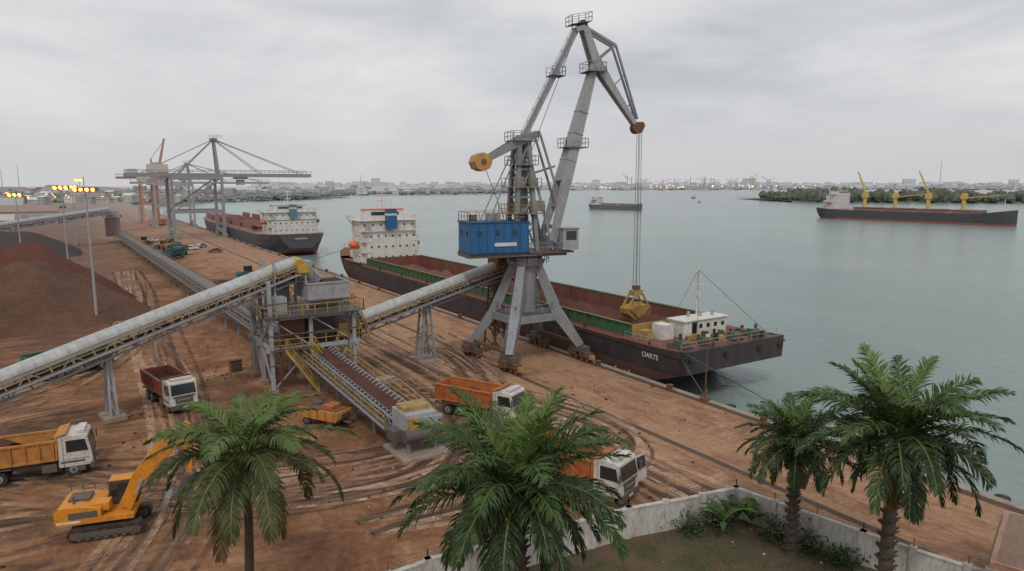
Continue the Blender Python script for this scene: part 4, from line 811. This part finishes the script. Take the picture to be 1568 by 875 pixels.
def palm(name,base,top,nfr,Ln,kind,seed,nl=46,ll=.95,lw=.075,r0=.3):
    global R
    R=random.Random(seed); b=MB(name); base=V(base);top=V(top)
    P_=[base.lerp(top,i/14)+V((math.sin(i/14*2.2)*.25,math.sin(i/14*3)*.12,0)) for i in range(15)]
    for i in range(14):
        rr=r0*(1.25-.35*i/14) if i else r0*1.5
        b.cyl(P_[i],P_[i+1],rr,trunkm,r2=rr*.93,n=12)
        if kind=='oil':
            for k in range(11): a=k*.7+i*.35; q=P_[i].lerp(P_[i+1],k/11); d=V((math.cos(a),math.sin(a),.7)); b.beam(q+d*rr*.7,q+d*(rr+.18),.18,.1,trunkm,.1,.05)
    tp=P_[-1]
    b.cyl(tp-V((0,0,.5)),tp+V((0,0,.3)),r0*1.1,trunkm,r2=r0*.5)
    for i in range(nfr):
        f=(i+.5)/nfr; az=i*2.39996+R.uniform(-.25,.25)
        if kind=='oil': el=1.32-1.75*f+R.uniform(-.15,.15); dr=.75+1.05*f+R.uniform(-.25,.3); L_=Ln*(.62+.42*math.sin(math.pi*min(1,f*.75+.2)))*R.uniform(.85,1.1); mt=lfY if f<.08 else (lfM if f<.4 else (lfD if f<.93 else lfO)); rn=.32; hg_=.3+.5*f
        else: el=1.28-1.7*f+R.uniform(-.15,.15); dr=.95+.8*f+R.uniform(-.2,.3); L_=Ln*R.uniform(.82,1.1)*(.75+.25*min(1,f*4)); mt=lfY if f<.1 else (cocM if f<.45 else (cocD if f<.92 else lfO)); rn=.14; hg_=.4+.4*f
        if R.random()<.22 and mt is lfD: mt=lfM
        frond(b,tp+V((math.cos(az)*.18,math.sin(az)*.18,.25*(1-f))),az,el,L_,dr,nl,ll,lw,mt,rn,roll=R.uniform(-.8,.8),hang=hg_)
    if kind=='coco':
        for k in range(9): a=k*.8; q=tp+V((math.cos(a)*.42,math.sin(a)*.42,-.25-.1*(k%3))); b.cyl(q-V((0,0,.14)),q+V((0,0,.14)),.13,M('coconut',(.14,.15,.04)),r2=.1,n=8)
    b.done(origin=base)
palm('coconut_palm_tree',(5.2,31.4,0),(5.4,31.6,9.7),34,4.9,'coco',11,64,1.05,.075,.2)
palm('oil_palm_tree',(14.2,21.9,0),(13.7,21.6,9.8),54,4.8,'oil',5,68,1.0,.075,.33)
palm('oil_palm_tree',(34.6,23.3,0),(34.4,23.4,6.8),42,3.7,'oil',8,54,.8,.075,.24)
palm('oil_palm_tree',(33.6,17.2,0),(33.6,17.3,9.4),48,5.3,'oil',21,66,1.05,.085,.3)
R=random.Random(99)
b=MB('banana_plant')
for (x,y) in ((33.2,27.3),(34.6,27.4),(35.0,26.6)):
    for k in range(8):
        az=R.random()*6.28; p_=V((x,y,.5+R.random()*.6)); el=1.4-R.random()*.6; pr=None
        for i in range(7):
            f=i/6; d=V((math.cos(az)*math.cos(el-1.6*f),math.sin(az)*math.cos(el-1.6*f),math.sin(el-1.6*f))); s=V((-math.sin(az),math.cos(az),0))*(.22*math.sin(math.pi*(f*.85+.1)))
            cur=(p_-s-V((0,0,.05)),p_.copy(),p_+s-V((0,0,.05)))
            if pr: b.add([pr[0],pr[1],pr[2],cur[0],cur[1],cur[2]],[(0,1,4,3),(1,2,5,4)],lfM if k%3 else lfY)
            pr=cur; p_=p_+d*.3
b.done(origin=(34.5,26.7,0))
b=MB('shrub')
for k in range(2200):
    c_=R.choice([(36,23,.8),(31.5,28.4,.8),(33.5,27.8,1.1),(36.3,21,.7),(35.2,25,1.0)]); q=V((R.gauss(c_[0],.6),R.gauss(c_[1],.5),abs(R.gauss(.4,.35))*c_[2]*1.6)); a=V((R.uniform(-1,1),R.uniform(-1,1),R.uniform(-.3,1))).normalized()*.14; s=V((R.uniform(-1,1),R.uniform(-1,1),R.uniform(-1,1))).normalized()*.06
    b.add([q-a,q+s,q+a,q-s],[(0,1,2,3)],lfM if k%3==0 else lfD)
b.done()
# ---------------------------------------------------------------- distance: shores, towns, trees
def blob(b,q,r,h,mat):
    vs=[];n=6
    for z,k in ((0,.75),(.45,1.0),(.8,.7)):
        for i in range(n): a=i/n*6.283+R.random()*.7; rr=r*k*R.uniform(.6,1.3); vs.append(q+V((math.cos(a)*rr,math.sin(a)*rr,h*z*R.uniform(.8,1.15))))
    vs.append(q+V((0,0,h)))
    fs=[(r_*n+i,r_*n+(i+1)%n,(r_+1)*n+(i+1)%n,(r_+1)*n+i) for r_ in (0,1) for i in range(n)]+[(12+i,12+(i+1)%n,18) for i in range(n)]
    b.add(vs,fs,mat)
def treeband(pts,depth,num,r,h,hz,name='distant_trees'):
    b=MB(name); ms=[MH('tree',hz),MH('ltree',hz),MH('tree',min(.95,hz+.05))]
    sg=[(C(*pts[i])-C(*pts[i+1])).length for i in range(len(pts)-1)]
    for k in range(num):
        i=R.choices(range(len(sg)),weights=sg)[0]; a=C(*pts[i]);c=C(*pts[i+1]); q=a.lerp(c,R.random())+C(0,1)*R.uniform(0,depth); q.z=0
        s=R.uniform(.5,1.3); nz=.75+.6*noise.noise(V((q.x*.012,q.y*.012,0))); blob(b,q,r*s,h*s**.6*nz*R.uniform(.7,1.15),R.choice(ms))
    return b.done()
def landstrip(pts,depth,col,hz,z=-.5):
    b=MB('far_shore_terrain'); m=M('shore_%s_%d'%(col,int(hz*100)),PAL[col][0],haze=hz,bump=0,scale=.02)
    A=[C(*q) for q in pts]; B_=[C(q[0],q[1]+depth) for q in pts]
    vs=[V((q.x,q.y,-2.6)) for q in A]+[V((q.x,q.y,z)) for q in [a+C(0,6) for a in A]]+[V((q.x,q.y,z)) for q in B_]; n=len(pts)
    b.add(vs,[(i,i+1,n+i+1,n+i) for i in range(n-1)]+[(n+i,n+i+1,2*n+i+1,2*n+i) for i in range(n-1)],m); b.done()
def town(pts,depth,num,hz,smin=8,smax=26,hmin=3.5,hmax=9,d0=2):
    b=MB('distant_town'); ms=[MH(x,hz) for x in ('wallp','white','roof','greyb','cream','wallp')]; rf=[MH('roof',hz),MH('greyb',hz),MH('rust',hz),MH('white',hz)]
    sg=[(C(*pts[i])-C(*pts[i+1])).length for i in range(len(pts)-1)]
    for k in range(num):
        i=R.choices(range(len(sg)),weights=sg)[0]; a=C(*pts[i]);c=C(*pts[i+1]); q=a.lerp(c,R.random())+C(0,1)*R.uniform(d0,depth)
        w=R.uniform(smin,smax);d=R.uniform(8,16);h=R.uniform(hmin,hmax)*(1.6 if R.random()<.08 else 1); rz=R.uniform(-.8,-.3)
        T=Matrix.Translation(V((q.x,q.y,0)))@Matrix.Rotation(rz,4,'Z'); b.T=T; m=R.choice(rf); b.box((0,0,h/2),(w,d,h),R.choice(ms)); b.add([(-w/2-.5,-d/2-.5,h),(w/2+.5,-d/2-.5,h),(w/2+.5,d/2+.5,h),(-w/2-.5,d/2+.5,h),(-w/2,0,h+d*.2),(w/2,0,h+d*.2)],[(0,1,5,4),(3,4,5,2),(0,4,3),(1,2,5)],m)
        for j in range(int(w/4)): b.box((-w/2+2+j*4,-d/2-.02,h*.55),(1.2,.06,1.2),MH('glass',hz))
        b.T=None
    return b.done()
S1=[(-560,1500),(-300,1620),(-120,1750),(60,1900)]
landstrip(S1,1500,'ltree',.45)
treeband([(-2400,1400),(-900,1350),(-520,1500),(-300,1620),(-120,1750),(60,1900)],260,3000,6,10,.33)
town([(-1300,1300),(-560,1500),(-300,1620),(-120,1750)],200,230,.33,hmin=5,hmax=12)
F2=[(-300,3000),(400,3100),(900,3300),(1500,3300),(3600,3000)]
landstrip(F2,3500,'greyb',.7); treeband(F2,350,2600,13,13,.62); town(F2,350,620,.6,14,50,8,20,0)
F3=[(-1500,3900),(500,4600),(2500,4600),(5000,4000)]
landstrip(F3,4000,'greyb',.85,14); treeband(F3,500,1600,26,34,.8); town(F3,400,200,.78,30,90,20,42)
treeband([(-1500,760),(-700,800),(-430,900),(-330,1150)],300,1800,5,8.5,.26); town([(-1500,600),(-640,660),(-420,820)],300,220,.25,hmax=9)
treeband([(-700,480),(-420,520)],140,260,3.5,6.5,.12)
def shed(x,y,w,d,h,rz,roofc,hz):
    b=MB('warehouse'); wl=MH('wallp',hz); rf=MH(roofc,hz); b.box((0,0,h/2),(w,d,h),wl)
    b.add([(-w/2-.6,-d/2-.6,h),(w/2+.6,-d/2-.6,h),(w/2+.6,d/2+.6,h),(-w/2-.6,d/2+.6,h),(-w/2-.6,0,h+d*.18),(w/2+.6,0,h+d*.18)],[(0,1,5,4),(3,4,5,2),(0,4,3),(1,2,5)],rf)
    for k in range(int(w/7)): b.box((-w/2+4+k*7,-d/2-.05,h*.4),(3.4,.12,h*.7),MH('greyb',hz)); b.box((-w/2+.5+k*7,-d/2-.05,h*.5),(.4,.2,h),wl)
    b.done(loc=(x,y,0),rz=rz)
for a in ((-190,420,80,30,8,0,'roof',.1),(-110,470,70,28,8,.05,'rust',.2),(-60,560,60,26,9,0,'greyb',.25),(-250,500,90,30,9,.1,'white',.25),(-30,480,40,20,7,0,'roof',.2),(-330,440,90,30,8,-.1,'roof',.15),(-130,350,60,22,6,0,'greyb',.1),(-40,390,30,14,6,0,'wallp',.1)): shed(*a)
IS=[(392,960),(480,930),(700,900),(1100,860)]
landstrip(IS,260,'ltree',.12); treeband([(400,962),(480,932),(700,902),(1100,862)],150,1900,5.5,16,.08,'island_trees')
b=MB('distant_port_cranes'); m_=MH('greyb',.6); m2=MH('orange',.65)
for k in range(26):
    q=C(R.uniform(500,1150),R.uniform(2950,3250)); h=R.uniform(30,62); m=R.choice([m_,m_,m2]); b.beam(q,q+V((0,0,h)),3,3,m,2,2); b.beam(q+V((0,0,h*.75)),q+C(R.choice([-1,1])*R.uniform(20,40),0,h*R.uniform(.8,1.2)),2,2,m)
for (X_,Y_,h) in ((-1000,1400,60),(-960,1300,50),(-350,1600,45),(1240,2000,90),(-620,1000,35)): q=C(X_,Y_); b.beam(q,q+V((0,0,h)),1.8,1.8,m_,.8,.8)
b.done()
b=MB('distant_street_lights')
for k in range(70):
    q=C(R.uniform(300,1500),R.uniform(2940,3050),R.uniform(8,20)) if k<40 else C(R.uniform(-800,-430),R.uniform(640,800),R.uniform(8,14)); s=3.6 if k<40 else 1.2; b.box(q,(s,s,s*.6),lampm)
b.done()
# ---------------------------------------------------------------- world, sun, camera
w=bpy.data.worlds.new('World'); SC.world=w; w.use_nodes=True; N=w.node_tree.nodes; L=w.node_tree.links; N.clear()
EL,AZ=math.radians(50),math.radians(215)
sk=N.new('ShaderNodeTexSky'); sk.sky_type='NISHITA'; sk.sun_disc=False; sk.sun_elevation=EL; sk.sun_rotation=AZ
b1=N.new('ShaderNodeBackground'); b1.inputs[1].default_value=.07; L.new(sk.outputs[0],b1.inputs[0])
tc=N.new('ShaderNodeTexCoord').outputs['Generated']; s_=N.new('ShaderNodeSeparateXYZ'); L.new(tc,s_.inputs[0])
mp=N.new('ShaderNodeMapping'); mp.inputs['Scale'].default_value=(1,1,3.6); L.new(tc,mp.inputs[0])
n1=noise_n(N,L,mp.outputs[0],1.9,7,.54,.5); n2=noise_n(N,L,mp.outputs[0],4.5,5,.5,.3)
f=math_n(N,L,'ADD',math_n(N,L,'MULTIPLY',n1,.78),math_n(N,L,'MULTIPLY',n2,.22))
c=ramp(N,L,f,.38,.60,(.54,.555,.585),(.80,.80,.80))
hz=ramp(N,L,s_.outputs[2],0.0,.15,(1,1,1),(0,0,0)); c=mix(N,L,math_n(N,L,'MULTIPLY',hz,.85),c,(.63,.625,.645))
b2=N.new('ShaderNodeBackground'); b2.inputs[1].default_value=1.0; L.new(c,b2.inputs[0])
ms=N.new('ShaderNodeMixShader'); ms.inputs[0].default_value=.92; L.new(b1.outputs[0],ms.inputs[1]); L.new(b2.outputs[0],ms.inputs[2])
o=N.new('ShaderNodeOutputWorld'); L.new(ms.outputs[0],o.inputs[0])
sd=bpy.data.lights.new('sun','SUN'); sd.energy=1.2; sd.angle=math.radians(12); sd.color=(1,.95,.88); so=bpy.data.objects.new('sun',sd); SC.collection.objects.link(so)
D=V((math.sin(AZ)*math.cos(EL),math.cos(AZ)*math.cos(EL),math.sin(EL))); so.rotation_euler=D.to_track_quat('Z','Y').to_euler()
cd=bpy.data.cameras.new('camera'); cd.lens=24; cd.sensor_width=36; cd.clip_end=20000; co=bpy.data.objects.new('camera',cd); SC.collection.objects.link(co)
co.location=(0,0,22); co.rotation_euler=(math.radians(90-8.4),0,math.radians(-32.35)); SC.camera=co
SC.view_settings.view_transform='Standard'; SC.view_settings.look='None'; SC.view_settings.exposure=0
